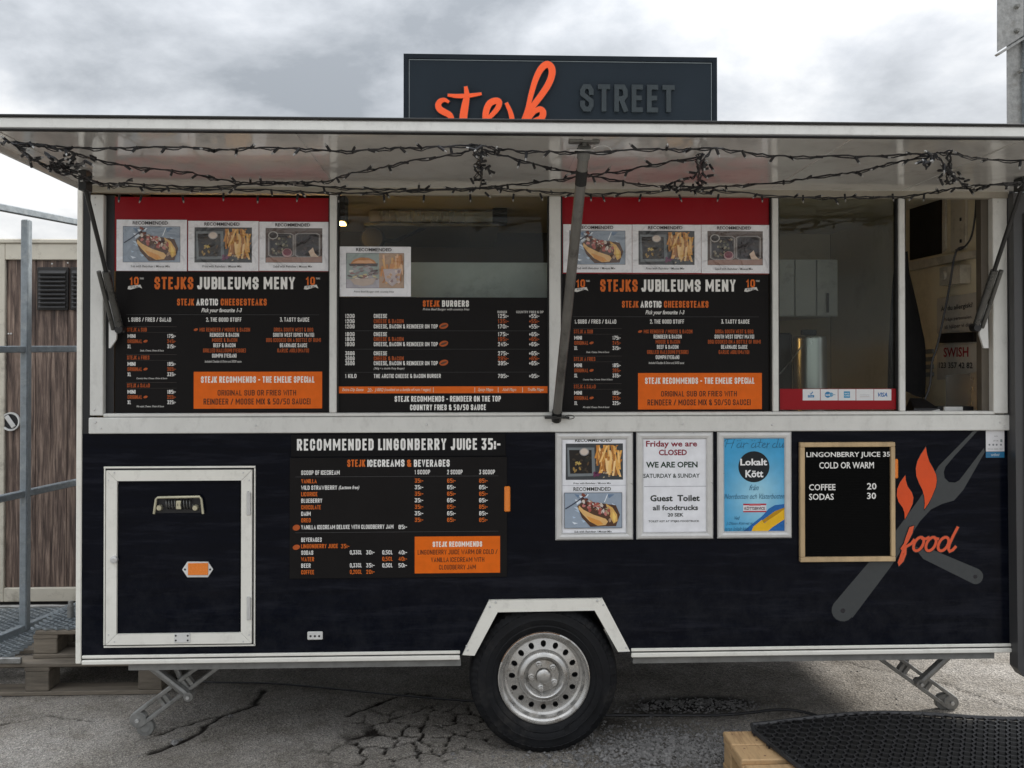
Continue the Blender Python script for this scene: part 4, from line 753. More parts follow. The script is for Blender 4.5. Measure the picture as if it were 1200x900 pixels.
# ================================================================ MENU BOARDS
ORT = (.72,.155,.02); ORD = (.46,.095,.02); WT = (.88,.87,.84); WD = (.66,.65,.62)
def jubilee(ax, bx, yoff, Y, label):
    X = lambda x: ax+bx*(x-135)
    V = lambda y: y+yoff-(y-324)*yoff*.7/155 if y > 300 else y+ (0 if yoff == 0 else (y-231)*.03)
    t = thing('menu_board', tuple(P(X(260),484,Y)), label, 'menu board', 'jubilee menu boards in the serving windows')
    def rect(p, x0, y0, x1, y1, c_): p.rect(X(x0),V(y0),X(x1),V(y1),c_)
    mb = MB(); pbox(mb, X(135),V(318.5),X(386),485.0, Y,Y+.004); mb.build('board', 'board', t)
    mb = MB(); pbox(mb, X(134.5),231.5,X(386),V(318.0), Y+.001,Y+.004); mb.build('red_band', 'red', t)
    p = PR(Y-.0004, .00003); T_ = lambda s_, a, b, c_, d_, col, tf=.22, sl=0.: p.text(s_, X(a), X(b), V(c_), V(d_), col, tf, sl)
    T_('STEJKS',181,226.5,324.5,339,ORT,.2); T_('JUBILEUMS',231,303,324.5,339,WT,.2); T_('MENY',309,345.6,324.5,339,WT,.2)
    for lx in (152,358.5):
        T_('1',lx,lx+3.6,324.5,334,ORT,.2); T_('0',lx+5,lx+10.6,324.5,334,ORT,.2); p.font('YEARS',X(lx+11.5),X(lx+16.5),V(325.2),V(327.4),WD,0,.02)
        p.poly([(X(lx-2.5),V(338.8)),(X(lx-1.5),V(335.2)),(X(lx+12.5),V(333.6)),(X(lx+14.6),V(338.2)),(X(lx+11),V(336.4)),(X(lx+1),V(339.4))], (.68,.67,.64)); T_('STEJK',lx+1,lx+10,335.2,337.2,(.1,.1,.1),.25,0)
    T_('STEJK',207.5,227.5,350,358,ORT); T_('ARCTIC',230,255.5,350,358,WT); T_('CHEESESTEAKS',258.6,312.6,350,358,ORT)
    p.font('Pick your favourite 1-3',X(236),X(283.5),V(361),V(367.5),WT,.3,.02)
    rect(p, 148,368.6,374,369,(.06,.06,.06))
    T_('1. SUBS / FRIES / SALAD',150,200.5,372,377,WT); T_('2. THE GOOD STUFF',241.5,283,372,377,WT); T_('3. TASTY SAUCE',328,362.5,372,377,WT)
    for i, (nm, x1, pr_, note, n0, n1) in enumerate((('STEJK A SUB',172,('175:-','245:-','315:-'),'Steak, Cheese, Onion & Sauce',164,192), ('STEJK A FRIES',175,('185:-','265:-','335:-'),'Country fries, Cheese, Onion & Sauce',160,196), ('STEJK A SALAD',175.5,('185:-','255:-','325:-'),'Mix salad, Cheese, Onion & Sauce',160,192))):
        dy = i*32.7; rect(p, 148,382.6+dy,207,383+dy,(.06,.05,.045)); rect(p, 148,389.4+dy,207,389.7+dy,(.06,.05,.045))
        T_(nm,149,x1,384+dy,388.6+dy,ORD)
        for j, (a_, xx) in enumerate((('MINI',158.5),('ORIGINAL',166.5),('XL',153.5))):
            cc = ORD if j == 1 else WT; yy = 391.5+dy+j*6.1; T_(a_,149.5,xx,yy,yy+4.5,cc); T_(pr_[j],196,206,yy,yy+4.5,cc)
            if j == 1: p.ell(X(170.5),V(yy+2.2),2.6,1.5,ORD,10,-.3)
        p.font(note,X(n0),X(n1),V(409.6+dy),V(412.2+dy),WD,.3,.01)
    mid = [('MIX REINDEER / MOOSE & BACON',234,293),('REINDEER & BACON',246,280),('MOOSE & BACON',248.5,278),('BEEF & BACON',250,276),('GRILLED HALLOUMI (VEGGIE)',238,288),('OUMPH (VEGAN)',248.5,277)]
    for j, (s_, a, b) in enumerate(mid): T_(s_,a,b,384+j*6.1,388.6+j*6.1,WT if j%2 else ORD)
    p.ell(X(229.5),V(386.3),2.6,1.5,ORD,10,-.3); p.font('Included Cheddar & Onion and 50/50 sauce',X(240),X(283),V(422),V(425),WD,.3,.01)
    rt = [('DRISA SOUTH WEST & BBQ',321,367),('SOUTH WEST (SPICY MAYO)',320,368),('BBQ (COOKED ON A BOTTLE OF RUM)',312,376),('BEARNAISE SAUCE',328,360),('GARLIC AIOLI (MAYO)',325,362)]
    for j, (s_, a, b) in enumerate(rt): T_(s_,a,b,384+j*6.1,388.6+j*6.1,WT if j%2 else ORD)
    p.build('lettering', t)
    p = PR(Y-.0004,.00003); rect(p, 227,435.6,377.5,478.8,(.78,.135,.003)); p.build('orange_panel', t)
    p = PR(Y-.0006,.00003); T_ = lambda s_, a, b, c_, d_, col, tf=.22, sl=0.: p.text(s_, X(a), X(b), V(c_), V(d_), col, tf, sl)
    T_('STEJK RECOMMENDS - THE EMELIE SPECIAL',235.5,368.5,441,448.5,(.86,.84,.78)); T_('ORIGINAL SUB OR FRIES WITH',255,347,457,463.5,(.05,.02,.01),.15); T_('REINDEER / MOOSE MIX & 50/50 SAUCE!',238.5,363.5,467,474,(.05,.02,.01),.15)
    p.build('panel_lettering', t); return t
jubilee(135, 1., 0., .012, 'charcoal jubilee menu board with red band in the far left window')
jubilee(659, 242/251., 3., .012, 'charcoal jubilee menu board with red band right of the leaning prop pole')
G1 = 'laminated food photo sheets on the menu windows'
sheet('sub',136.5,257.5,219,317.5,.010,'glare covered photo sheet of a filled sub, far left above the left menu',G1)
sheet('fries',220.5,259,303,317.5,.0105,'photo sheet of fries and stew, middle of the three above the left menu',G1)
sheet('bowls',303.8,260,385.5,317.5,.010,'photo sheet of two dark bowls, right of the three above the left menu',G1)
sheet('burger',398,289,481.5,347.5,.012,'photo sheet of a burger and fries taped alone on the dark window glass',G1)
sheet('sub',660,263,740.5,319.5,.010,'photo sheet of a filled sub, partly behind the leaning prop pole',G1)
sheet('fries',741,263.3,821.5,319.8,.0105,'photo sheet of fries and stew, middle of the three above the right menu',G1)
sheet('bowls',822,263.6,901.5,320.3,.010,'photo sheet of two dark bowls, right of the three above the right menu',G1)
# burger board
Y = .008; t = thing('menu_board', tuple(P(520,486,Y)), 'charcoal burger menu board below the dark glass of the second window', 'menu board')
mb = MB(); pbox(mb, 397,348.5,643,485.5, Y,Y+.004); mb.build('board','board',t)
p = PR(Y-.0004,.00003)
p.text('STEJK',495.5,515,352,359.5,ORT); p.text('BURGERS',518,549.5,352,359.5,WT); p.font('Prime Beef Burger with country fries',495.5,550,361,364.6,WD,.3,.01)
p.text('BURGER',583,594,364.2,367,WD); p.text('COUNTRY FRIES & DIP',605,637,364.2,367,WD)
rows = [(370.3,'120G',0,'125:-','+55:-'),(376.4,'120G',1,'135:-','+55:-'),(382.5,'120G',2,'170:-','+55:-'),(391.6,'180G',0,'175:-','+65:-'),(397.4,'180G',1,'195:-','+65:-'),(403.3,'180G',2,'245:-','+65:-'),(414,'360G',0,'275:-','+65:-'),(420,'360G',1,'295:-','+65:-'),(425.6,'360G',2,'395:-','+65:-')]
nm = [('CHEESE',453.6),('CHEESE & BACON',473),('CHEESE, BACON & REINDEER ON TOP',513)]
for (yc, g_, k_, a_, b_) in rows:
    cc = ORD if k_ == 1 else WT; y0, y1 = yc-2.4, yc+2.4
    p.text(g_,404.5,415.5,y0,y1,WT); p.text(nm[k_][0],438,nm[k_][1],y0,y1,cc); p.text(a_,583.5,596,y0,y1,cc); p.text(b_,620,632,y0,y1,cc)
    if k_ == 2: p.ell(520,yc-.6,5.4,3.4,ORD,14,-.25); p.ell(520,yc-.6,4.2,1.2,(.10,.05,.03),10,-.35)
p.font('(360g = a double Patty Burger)',438,474,430.4,433.6,WD,.3,.01)
p.text('1 KILO',404.5,417.7,438.2,443,WT); p.text('THE ARCTIC CHEESE & BACON BURGER',438,516.5,438.2,443,WT); p.text('795:-',583.5,596,438.2,443,WT); p.text('+95:-',620,632,438.2,443,WT)
for yy in (387.5,409,436): p.rect(404,yy,632,yy+.35,(.06,.06,.06))
p.rect(396.8,452.8,643,460.8,(.74,.13,.005))
for s_, a, b in (('Extra Dip Sauce',401,426),('20:-',430.5,437),('J-BBQ (cooked on a bottle of rum / vegan)',439,505),('50/50 (Spicy Mayo & BBQ)',510.5,552),('Spicy Mayo',560,578),('Aioli Mayo',588.5,605),('Truffle Mayo',618.5,637)): p.font(s_,a,b,454.6,459.4,(.72,.60,.50),.3,.015)
for x_ in (507.5,556,583.5,612): p.rect(x_,454,x_+.7,459.8,(.72,.60,.50))
p.text('STEJK RECOMMENDS - REINDEER ON THE TOP',462.5,587,464,470.7,WT); p.text('COUNTRY FRIES & 50/50 SAUCE',480.5,569.5,474,480.7,WT)
p.build('lettering', t)
# ice cream board
t = thing('menu_board', tuple(P(467,677,-.004)), 'charcoal icecream and beverage menu board on the navy side right of the locker', 'menu board')
mb = MB(); pbox(mb, 339.5,536,594,677, -.006,-.0005,.001); mb.build('board','board',t)
mb = MB(); pbox(mb, 341,508.8,592.5,534.8, -.005,-.0005,.001); mb.build('board', mat('black header strip', (.006,.006,.007), .4, spec=.12), t)
p = PR(-.0064,.00003)
p.text('RECOMMENDED LINGONBERRY JUICE 35:-',348,586.5,514,527.5,WT,.2,0,.34)
p.text('STEJK',407,428,538.6,547,ORT); p.text('ICECREAMS',431,474,538.6,547,WT); p.text('&',477,482,538.6,547,ORT); p.text('BEVERAGES',485,527,538.6,547,WT)
p.text('SCOOP OF ICECREAM',353,398,551.2,556.5,WT); p.text('1 SCOOP',486,504,550.5,555.8,WT); p.text('2 SCOOP',524,542,550.5,555.8,WT); p.text('3 SCOOP',561.5,580,550.5,555.8,WT); p.rect(346,558.1,584,558.5,(.07,.07,.07))
for i, (s_, x1) in enumerate((('VANILLA',371),('WILD STRAWBERRY',395),('LICORICE',372),('BLUEBERRY',377.5),('CHOCOLATE',376),('DAIM',364),('OREO',364))):
    cc = WT if i%2 else ORT; yy = 561.3+i*7.65; p.text(s_,353,x1,yy,yy+5,cc)
    for q_, x_ in (('35:-',486),('65:-',524),('85:-',561.5)): p.text(q_,x_,x_+10,yy-.5,yy+4.4,cc)
p.font('(Lactose free)',397,421,569,574.5,WT,.3,.02)
p.text('VANILLA ICECREAM DELUXE WITH CLOUDBERRY JAM',353,461,615,620,WT); p.text('85:-',467,477,615,620,WT); p.ell(347.3,618.3,4.4,3.4,ORD,14,-.25); p.ell(347.3,641.3,4.4,3,ORD,14,-.25)
p.rect(346,623.2,584,623.6,(.07,.07,.07)); p.text('BEVERAGES',353,377,630,635,WT); p.text('LINGONBERRY JUICE',353,396,637.5,642.5,ORT); p.text('35:-',399.5,409.5,637.5,642.5,ORT)
for i, (s_, x1, a_, b_, c_, d_) in enumerate((('SODAS',367,'0,33CL','30:-','0,5CL','40:-'),('WATER',368,'','','0,5CL','40:-'),('BEER',364,'0,33CL','35:-','0,5CL','50:-'),('COFFEE',368,'0,20CL','20:-','',''))):
    cc = ORT if i%2 else WT; yy = 645.2+i*7.6; p.text(s_,353,x1,yy,yy+5,cc)
    for q_, u, v in ((a_,410,424),(b_,429,439),(c_,448,460),(d_,467,477)):
        if q_: p.text(q_,u,v,yy-.4,yy+4.5,cc)
p.build('lettering', t)
p = PR(-.0064,.00003); p.rect(486,628.5,586,671.5,(.80,.145,.003)); p.build('orange_panel', t)
p = PR(-.0067,.00003); p.text('STEJK RECOMMENDS',507,565,634.5,640.8,(.9,.85,.75),.24); p.text('LINGONBERRY JUICE WARM OR COLD /',489.5,583,644,649.6,(.05,.02,.01),.16); p.text('VANILLA ICECREAM WITH',505,567.5,653,658.6,(.05,.02,.01),.16); p.text('CLOUDBERRY JAM',514.5,557.5,661.8,667.3,(.05,.02,.01),.16); p.build('panel_lettering', t)
# ================================================================ SNAP FRAMES
def snap(x0, y0, x1, y1, label):
    t = thing('poster_frame', tuple(P((x0+x1)/2, y1, -.01)), label, 'poster frame', 'aluminium poster frames under the serving windows'); fw = 8.2
    a,b,c_,d = R(x0,y0,x1,y1,-.012); f = (b-a)*fw/(x1-x0); i_ = [(a+f,c_+f),(b-f,c_+f),(b-f,d-f),(a+f,d-f)]; o_ = [(a,c_),(b,c_),(b,d),(a,d)]
    for k in range(4):
        k2 = (k+1)%4; mb = MB(); mi = lambda u: [(o_[j][0]*(1-u)+i_[j][0]*u, o_[j][1]*(1-u)+i_[j][1]*u) for j in (k,k2)]
        rows_ = [(0,-.0005),(0,-.008),(.18,-.0135),(.5,-.015),(.82,-.0125),(1,-.006)]; vs = []
        for u, y in rows_: vs += [(q[0], y, q[1]) for q in mi(u)]
        mb.add(vs, [(2*r_,2*r_+1,2*r_+3,2*r_+2) for r_ in range(len(rows_)-1)]); mb.build('frame_rail', 'alu_clean', t)
    mb = MB(); mb.box((a+f*.8,-.004,c_+f*.8),(b-f*.8,-.0006,d-f*.8)); mb.c = [(.86,.87,.91)]*len(mb.f); mb.build('paper','print',t)
    return t
BK = (.03,.035,.03)
t = snap(651,507,742,633,'poster frame with two food photos, left of the three poster frames')
p = PR(-.0045)
p.rect(663,519.8,730,562.2,(.03,.03,.03)); pic_fries(p,663.5,520.3,729.5,561.8,1.2); p.rect(661.3,577.3,729,619,(.03,.03,.03)); pic_sub(p,661.8,577.8,728.5,618.5,1.1); p.build('photo_print',t)
p = PR(-.0045); p.font('RECOMMENDED',674,717,513.6,517.8,BK,0,.02); p.font('RECOMMENDED',672,716,570.8,575.2,BK,0,.02); p.font(CAP['fries'],672,716,565.2,567.3,BK,.1,.01); p.font(CAP['sub'],673,717,621.8,624,BK,.1,.01)
p.rect(653+6,568.6,735,569,(.4,.4,.45)); p.build('lettering',t)
t = snap(746,506.5,836,632,'poster frame with opening notice in red and black text, middle of the three')
p = PR(-.0045); RD = (.26,.01,.03)
p.font('Friday we are',757,817,516.5,525.5,RD,0,.025); p.font('CLOSED',772,805,526.8,533.6,RD,0,.03); p.font('WE ARE OPEN',757,817.5,541,548,(.02,.05,.03),0,.03); p.font('SATURDAY & SUNDAY',754,820,555,560,(.03,.05,.04),0,.015)
p.rect(755,569.7,829,570.2,(.3,.3,.34)); p.font('Guest  Toilet',762,820,580,587.5,BK,0,.03); p.font('all foodtrucks',765,818,591.8,598,BK,0,.025); p.font('20 SEK',782.5,801,601.2,605.4,BK,0,.025); p.font('TOILET KEY AT STEJKS FOODTRUCK',760,819.5,609.6,612.6,BK,0,.015)
p.build('lettering',t)
t = snap(841,506,928,631,'poster frame with sky blue local meat poster, right of the three')
def sky_c(u, v):
    e_ = min(1., abs(u-.55)*1.5); b0 = np.array((.05,.36,.66)); b1 = np.array((.40,.72,.86)); k_ = max(0, 1-e_*1.1)*math.exp(-((v-.62)/.32)**2); return tuple(b0*(1-k_)+b1*k_)
p = PR(-.0044); p.grad(848.5,513.5,920,624,sky_c); p.build('poster_print',t)
p = PR(-.0046)
p.poly([(869,624),(884,612),(893,605),(901,596),(908,592),(920,590.5),(920,624)], (.02,.14,.42)); p.poly([(883,617),(893,609),(896,613),(920,594),(920,608),(905,618),(898,624),(880,624)], (.86,.50,.02)); p.poly([(895,613),(912,602),(920,596),(920,594.5),(908,599),(893,610)], (.5,.26,.01))
p.ell(883.5,547,18.2,18.2,(.012,.016,.02),40); p.rect(871,590.2,898,592,(.5,.02,.04)); p.rect(871,592.1,898,598.7,(.75,.72,.75)); p.rect(871,598.8,898,600.3,(.5,.02,.04)); p.font('KÖTTSERVICE',872.5,896.5,593.4,597.6,(.04,.02,.03),0,.03); p.rect(878,590.6,891.5,592.6,(.6,.12,.14))
p.font('Lokalt',867.5,899,537.5,545.5,(.88,.88,.88),0,.03); p.font('Kött',873.5,894.5,550.8,559.5,(.88,.88,.88),0,.03)
BL = (.03,.12,.22)
def script(p, strokes, t_, col): 
    for s_ in strokes: p.line(s_, t_, col)
x = 850
script(p, [[(853,515),(850,524)],[(848,518),(851,515),(862,514)],[(861,514),(857,525)],[(852,520),(860,519)],
  oval(866,522,2.3,2.6,.4)[:14],[(869,519),(868,524.5),(871,523)],[(872,519),(871,525)],[(872,521),(875,519),(877,520)],[(864,516.4),(864.8,516.4)],[(867,516.2),(867.8,516.2)],
  oval(883,522,2.3,2.6,.4)[:14],[(886,519),(885,524.5),(888,523)],[(881,516.4),(881.8,516.4)],[(884,516.2),(884.8,516.2)],[(891.5,515),(889,523.5),(891,524.5)],[(888,518.5),(893.5,518.2)],
  [(893,522.5),(897,520.5),(896,519),(893.6,520.5),(893,523.5),(895.5,524.8),(898,523)],[(899.5,519),(898.6,525)],[(899,521.5),(902,519.2)],
  oval(908,522,2.4,2.6,.4)[:14],[(912.4,514),(909.8,524),(912,524)],[(914,519),(913,523),(914,524.6),(917,522),(918,519),(917,524.5),(919,523.5)]], .55, BL)
p.font('från',878,889,568,574.5,BL,.4,-.004); p.font('Norrbotten och Västerbotten',847.9+1,919.5,578.5,584.6,BL,.45,-.006); p.font('Ved',861,867,605,609,BL,.4); p.font('J Olsson Kött vet vi',851,882,611.5,616,BL,.4,-.004); p.font('varan lokalt kött',849,878,617.5,622,BL,.4,-.004)
p.build('lettering',t)
# ================================================================ LETTER BOARD
t = thing('letter_board', tuple(P(994,659,-.01)), 'black felt letter board in a pale wood frame with white plastic letters', 'letter board')
a,b,c_,d = R(938,518.5,1049.5,658.5,-.022)
for (p0_, p1_) in (((a,c_),(b,c_+.02)),((a,d-.019),(b,d))): mb = MB(); mb.box((p0_[0],-.022,p0_[1]),(p1_[0],-.0006,p1_[1]),.002); mb.build('frame_rail','oak',t)
for (x0_, x1_) in ((a,a+.02),(b-.018,b)): mb = MB(); mb.box((x0_,-.0215,c_+.0205),(x1_,-.0006,d-.0195),.002); mb.build('frame_rail','oak',t)
mb = MB(); mb.box((a+.0205,-.008,c_+.0205),(b-.0185,-.0006,d-.0195)); z_ = c_+.025
mb.build('felt_panel','felt',t)
mb = MB()
while z_ < d-.025: mb.box((a+.021,-.0105,z_),(b-.019,-.0082,z_+.0042)); z_ += .0068
mb.build('felt_ridge','felt',t,kind='stuff')
p = PR(-.0125,.00004); p.solid = .0018
for s_, x0_, x1_, y0_, y1_ in (('LINGONBERRY JUICE 35',945,1043,529.6,537.2),('COLD OR WARM',960,1024,541.4,549),('COFFEE',948,979,567.3,574.6),('20',1016,1027,566,573.6),('SODAS',948,977,578.5,585.8),('30',1016,1026.5,577.3,584.8)): p.font(s_,x0_,x1_,y0_,y1_,(.86,.85,.82),0,.012)
p.build('letter', t, 'vinyl')
# certificate sticker by the right corner
t = thing('inspection_sticker', tuple(P(1166,537,-.001)), 'small white and blue certificate sticker under the right frame corner', 'sticker')
p = PR(-.0006); p.rect(1155.3,504,1177,529,(.70,.70,.72)); p.rect(1155.3,529.3,1177,536.3,(.02,.16,.32)); p.build('sticker', t, 'vinyl')
p = PR(-.0009); p.font('GILTIG',1165,1169,510.5,512,(.2,.2,.2)); p.font('2019-06',1164,1170,515.6,517.3,(.12,.12,.12)); p.rect(1172.2,514.8,1174.6,518,(.25,.3,.3))
for x_ in (1158.5,1163,1167,1172): p.ell(x_+1,521.2,1.2,1.2,(.2,.22,.24),8)
p.font('TRYGG  SÄKER  TEST',1157.5,1175,525,527,(.3,.3,.3)); p.font('certifierad',1161.5,1171,531.2,534.4,(.6,.7,.75),.2); p.build('lettering', t, 'vinyl')
# payment stickers
lab = ['white payment sticker with a blue tick bird mark, first from the left','white payment sticker with a round blue mark, second from the left','white payment sticker with a solid blue square, third from the left','white payment sticker with faint grey writing, fourth from the left','white payment sticker with blue italic capitals, last on the right']
for i in range(5):
    x0_ = 940.7+i*20.9; t = thing('payment_sticker', tuple(P(x0_+10,469,.009)), lab[i], 'sticker', 'payment stickers on the red strip')
    p = PR(.0098); p.rect(x0_,456,x0_+20.2,469.2,(.70,.71,.72)); p.build('sticker', t, 'vinyl'); p = PR(.0094); B_ = (.03,.20,.42); cx_ = x0_+10
    if i == 0: p.rect(cx_-4,463,cx_+3.4,465.8,B_); p.poly([(cx_-2,459.5),(cx_-.5,461.5),(cx_+1.5,458.5),(cx_+2,460),(cx_-.5,463)],B_); p.font('Pay',cx_-3,cx_+2.5,463.5,465.4,(.7,.7,.7))
    if i == 1: p.ell(cx_-1.5,462.5,3.6,3.6,B_,18); p.ell(cx_+2.4,462.5,2.6,2.6,(.12,.32,.5),14); p.font('bank',cx_-4,cx_+1.2,461.5,463.8,(.8,.8,.8),0,.02); p.rect(cx_+3,462,cx_+7.4,463,(.3,.4,.5))
    if i == 2: p.rect(cx_-3.6,458.6,cx_+3.6,466.2,(.03,.28,.50)); p.font('AM EX',cx_-3,cx_+3,460.2,462,(.7,.75,.8),0,.02); p.font('CARD',cx_-3,cx_+3,462.8,464.6,(.7,.75,.8),0,.02)
    if i == 3: p.font('mobilepay',cx_-5.5,cx_+5.5,461.6,464,(.45,.48,.5)); p.rect(cx_-5.5,464.8,cx_+5.5,465.2,(.4,.3,.3))
    if i == 4: p.font('VISA',cx_-5.6,cx_+5.6,460,465,(.02,.13,.38),.25,.03)
    p.build('lettering', t, 'vinyl')
# ================================================================ ROOF SIGN
SY = .22; t = thing('roof_sign', tuple(P(656,143,SY)), 'slate grey sign box on the trailer roof with orange script and grey capitals', 'sign')
a,b,c_,d = R(473,65.5,840,140,SY); zb = ZROOF+.03
# the box is turned a little, its right end farther from the lens
mb = MB(); mb.box((a,SY,zb),(b,SY+.10,d),.003); mb.build('sign_box','slate',t)
mb = MB(); fw = .020
mb.box((a,SY-.006,d-fw),(b,SY-.0005,d)); mb.box((a,SY-.006,zb),(a+fw,SY-.0005,d-fw-.0005)); mb.box((b-fw,SY-.006,zb),(b,SY-.0005,d-fw-.0005)); mb.build('sign_frame',mat('dark slate edge',(.010,.014,.019),.4,spec=.1),t)
mb = MB(); mb.box((a+fw+.002,SY-.002,d-fw-.006),(b-fw-.002,SY-.0004,d-fw-.003)); mb.box((a+fw+.003,SY-.002,zb),(a+fw+.006,SY-.0004,d-fw-.007)); mb.box((b-fw-.006,SY-.002,zb),(b-fw-.003,SY-.0004,d-fw-.007)); mb.build('groove_line',mat('pale groove',(.13,.15,.16),.4),t)
def letters(strokes, col, m, name, Y0, dep, grow=0.):
    p = PR(Y0,.0004); p.solid = dep
    for s_, ts in strokes: p.line(s_, [v+grow for v in ts] if isinstance(ts, list) else ts+grow, col)
    return p.m
def smoothp(pts, k=3):
    out_ = []
    n = len(pts)
    for i in range(n-1):
        p0_ = pts[max(i-1,0)]; p1_ = pts[i]; p2_ = pts[i+1]; p3_ = pts[min(i+2,n-1)]
        for j in range(k):
            u = j/k; f = lambda a_,b_,c2,d2: .5*((2*b_)+(-a_+c2)*u+(2*a_-5*b_+4*c2-d2)*u*u+(-a_+3*b_-3*c2+d2)*u**3)
            out_.append((f(p0_[0],p1_[0],p2_[0],p3_[0]), f(p0_[1],p1_[1],p2_[1],p3_[1])))
    out_.append(pts[-1]); return out_
def wid(n, a_, b_): return [a_+(b_-a_)*math.sin(math.pi*i/(n-1)) for i in range(n)]
stej = []
for pts, a_, b_ in (([(525,119),(521,117),(516,118.5),(513.5,123),(515.5,128),(521,131.5),(527,135),(529,141),(525,148),(516,150)],3,7.5),
    ([(546,103),(547,112),(545,124),(543,138),(544,148),(551,151),(558,146)],4,9), ([(526,111.5),(536,112.5),(549,112),(563,110)],3,5),
    ([(566,142),(575,136),(583,127),(585,120),(581,118),(574,121),(570,129),(569,139),(573,148),(582,149),(590,142)],4,7.5),
    ([(594,122),(598,131),(600,141),(598,153),(590,165),(584,162)],4,6),
    ([(612,143),(618,128),(622,112),(627,95),(633,82),(640,75.5),(645.5,78),(647,86),(643,98),(634,112),(624,125),(618,134),(615,146),(614,156)],4,8),
    ([(619,141),(626,131),(633,128),(636.5,132),(634,139),(626,143),(631,149),(641,154)],4,7.5)):
    s_ = smoothp(pts, 4); stej.append((s_, wid(len(s_), a_, b_)))
letters(stej, (0,0,0), None, '', SY-.012, .010, 1.6).build('letter_backing', mat('dark letter edge',(.02,.022,.025),.4), t)
mbx = letters(stej, (0,0,0), None, '', SY-.019, .006); mbx.c = [None]*len(mbx.f); mbx.build('script_lettering','orange',t)
p = PR(SY-.014,.0001); p.solid = .013; p.text('STREET',680,791,99,131,(0,0,0),.17,0,.3); p.m.c = [None]*len(p.m.f); p.m.build('capital_lettering','slate_letter',t)
mb = MB(); mb.beam((a+.2,SY+.1,zb+.02),(a+.2,SY+.5,zb),.03,.03); mb.beam((b-.2,SY+.1,zb+.02),(b-.2,SY+.5,zb),.03,.03); mb.build('sign_bracket','galv',t)
# ================================================================ STRING LIGHTS
def on_canopy(px, py, drop=.03):
    q = PZ(px, py, ZH-drop)
    if q.y > -.05 or q.y < FY-.05: q = P(px, py, -.05 if q.y > -.05 or py > 200 else FY+.0)
    return q
strings = [
 [(0,168),(14,166),(60,171),(110,174),(160,173),(215,172),(262,176),(300,173),(345,174),(400,177),(450,174),(500,173),(550,170),(565,171),(600,176),(650,178),(700,178),(760,175),(800,175),(835,173),(870,178),(920,183),(980,183),(1040,182),(1090,180),(1110,179),(1150,186),(1200,188)],
 [(14,168),(50,172),(90,180),(125,190),(170,197),(220,202),(260,211),(290,214),(320,213),(350,213),(385,212),(405,204),(440,198),(480,189),(520,183),(555,176)],
 [(14,168),(40,186),(62,196),(90,206),(118,214),(150,215),(190,217),(240,219),(300,216),(345,215),(400,220),(450,222),(505,222),(560,220),(600,216),(650,211),(690,205),(730,200),(775,191),(820,184)],
 [(565,174),(600,185),(640,195),(680,203),(720,211),(760,217),(800,219),(850,218),(905,214),(960,207),(1010,200),(1045,191),(1090,182)],
 [(125,215),(170,220),(220,222),(290,222),(345,224),(400,226),(460,225),(520,222),(580,221),(640,225),(700,227),(770,224),(820,220),(870,226),(940,231),(1000,231),(1060,230),(1100,224),(1140,218),(1200,215)],
 [(835,174),(822,190),(815,205),(800,210),(780,218),(800,222),(835,226)],
 [(1096,180),(1106,192),(1118,205),(1130,218),(1143,222),(1160,217),(1200,213)],
 [(565,172),(563,190),(565,205),(562,220)],
 [(28,180),(45,190),(70,200),(52,178),(80,195),(100,188),(75,205),(60,190),(110,212),(130,218),(155,210)],
 [(1092,184),(1088,195),(1082,190),(1090,182)],
]
t = thing('string_lights', tuple(on_canopy(565,173)), 'black string lights with small unlit bulbs tangled under the canopy', 'string lights')
mb = MB(); rd = random.Random(4); spots = []
for si, s_ in enumerate(strings):
    sp = smoothp(s_, 8); pts = []
    for i, (x_, y_) in enumerate(sp):
        q = on_canopy(x_+rd.uniform(-.7,.7), y_+rd.uniform(-.9,.9), .022+.006*si+.006*math.sin(i*.5+si)); pts.append(q)
    mb.tube(pts, .0030, 5); mb.tube([p_+Vector((0,.002+.004*math.sin(i*.9),.0045*math.cos(i*.9)-.003)) for i, p_ in enumerate(pts)], .0022, 4)
    acc = 0
    for i in range(1, len(pts)):
        acc += (pts[i]-pts[i-1]).length
        if acc > rd.uniform(.07,.16): spots.append(pts[i]); acc = 0
for (cx_, cy_, sx, sy, n_) in ((563,195,12,24,15),(822,200,12,22,12),(1112,200,18,18,15),(70,190,44,14,12),(800,217,30,7,9)):
    for i in range(n_): spots.append(on_canopy(cx_+rd.gauss(0,sx*.5), cy_+rd.gauss(0,sy*.5), rd.uniform(.02,.05)))
for (cx_, cy_) in ((560,192),(820,200),(1112,196)):   # knots of wound wire
    pts = [on_canopy(cx_+4*math.sin(i*1.7)+rd.uniform(-2,2), cy_+20*math.sin(i*.37), .03) for i in range(34)]; mb.tube(pts, .0024, 4)
for x_ in (140,166,214,262,302,349,397,450,497,551,602,633,706,751,796,842,893,941,990,1046,1083): spots.insert(0, on_canopy(x_, 228+rd.uniform(-1,2), .02))
mb.build('wire', 'cable', t)
bm_ = MB(); bm_.tube([(0,0,-.002),(0,0,.004),(0,0,.022)], .0047, 8); bm_.tube([(0,0,.0222),(0,0,.028),(0,0,.031)], .0033, 8, r2=.0022); bulb_me = None
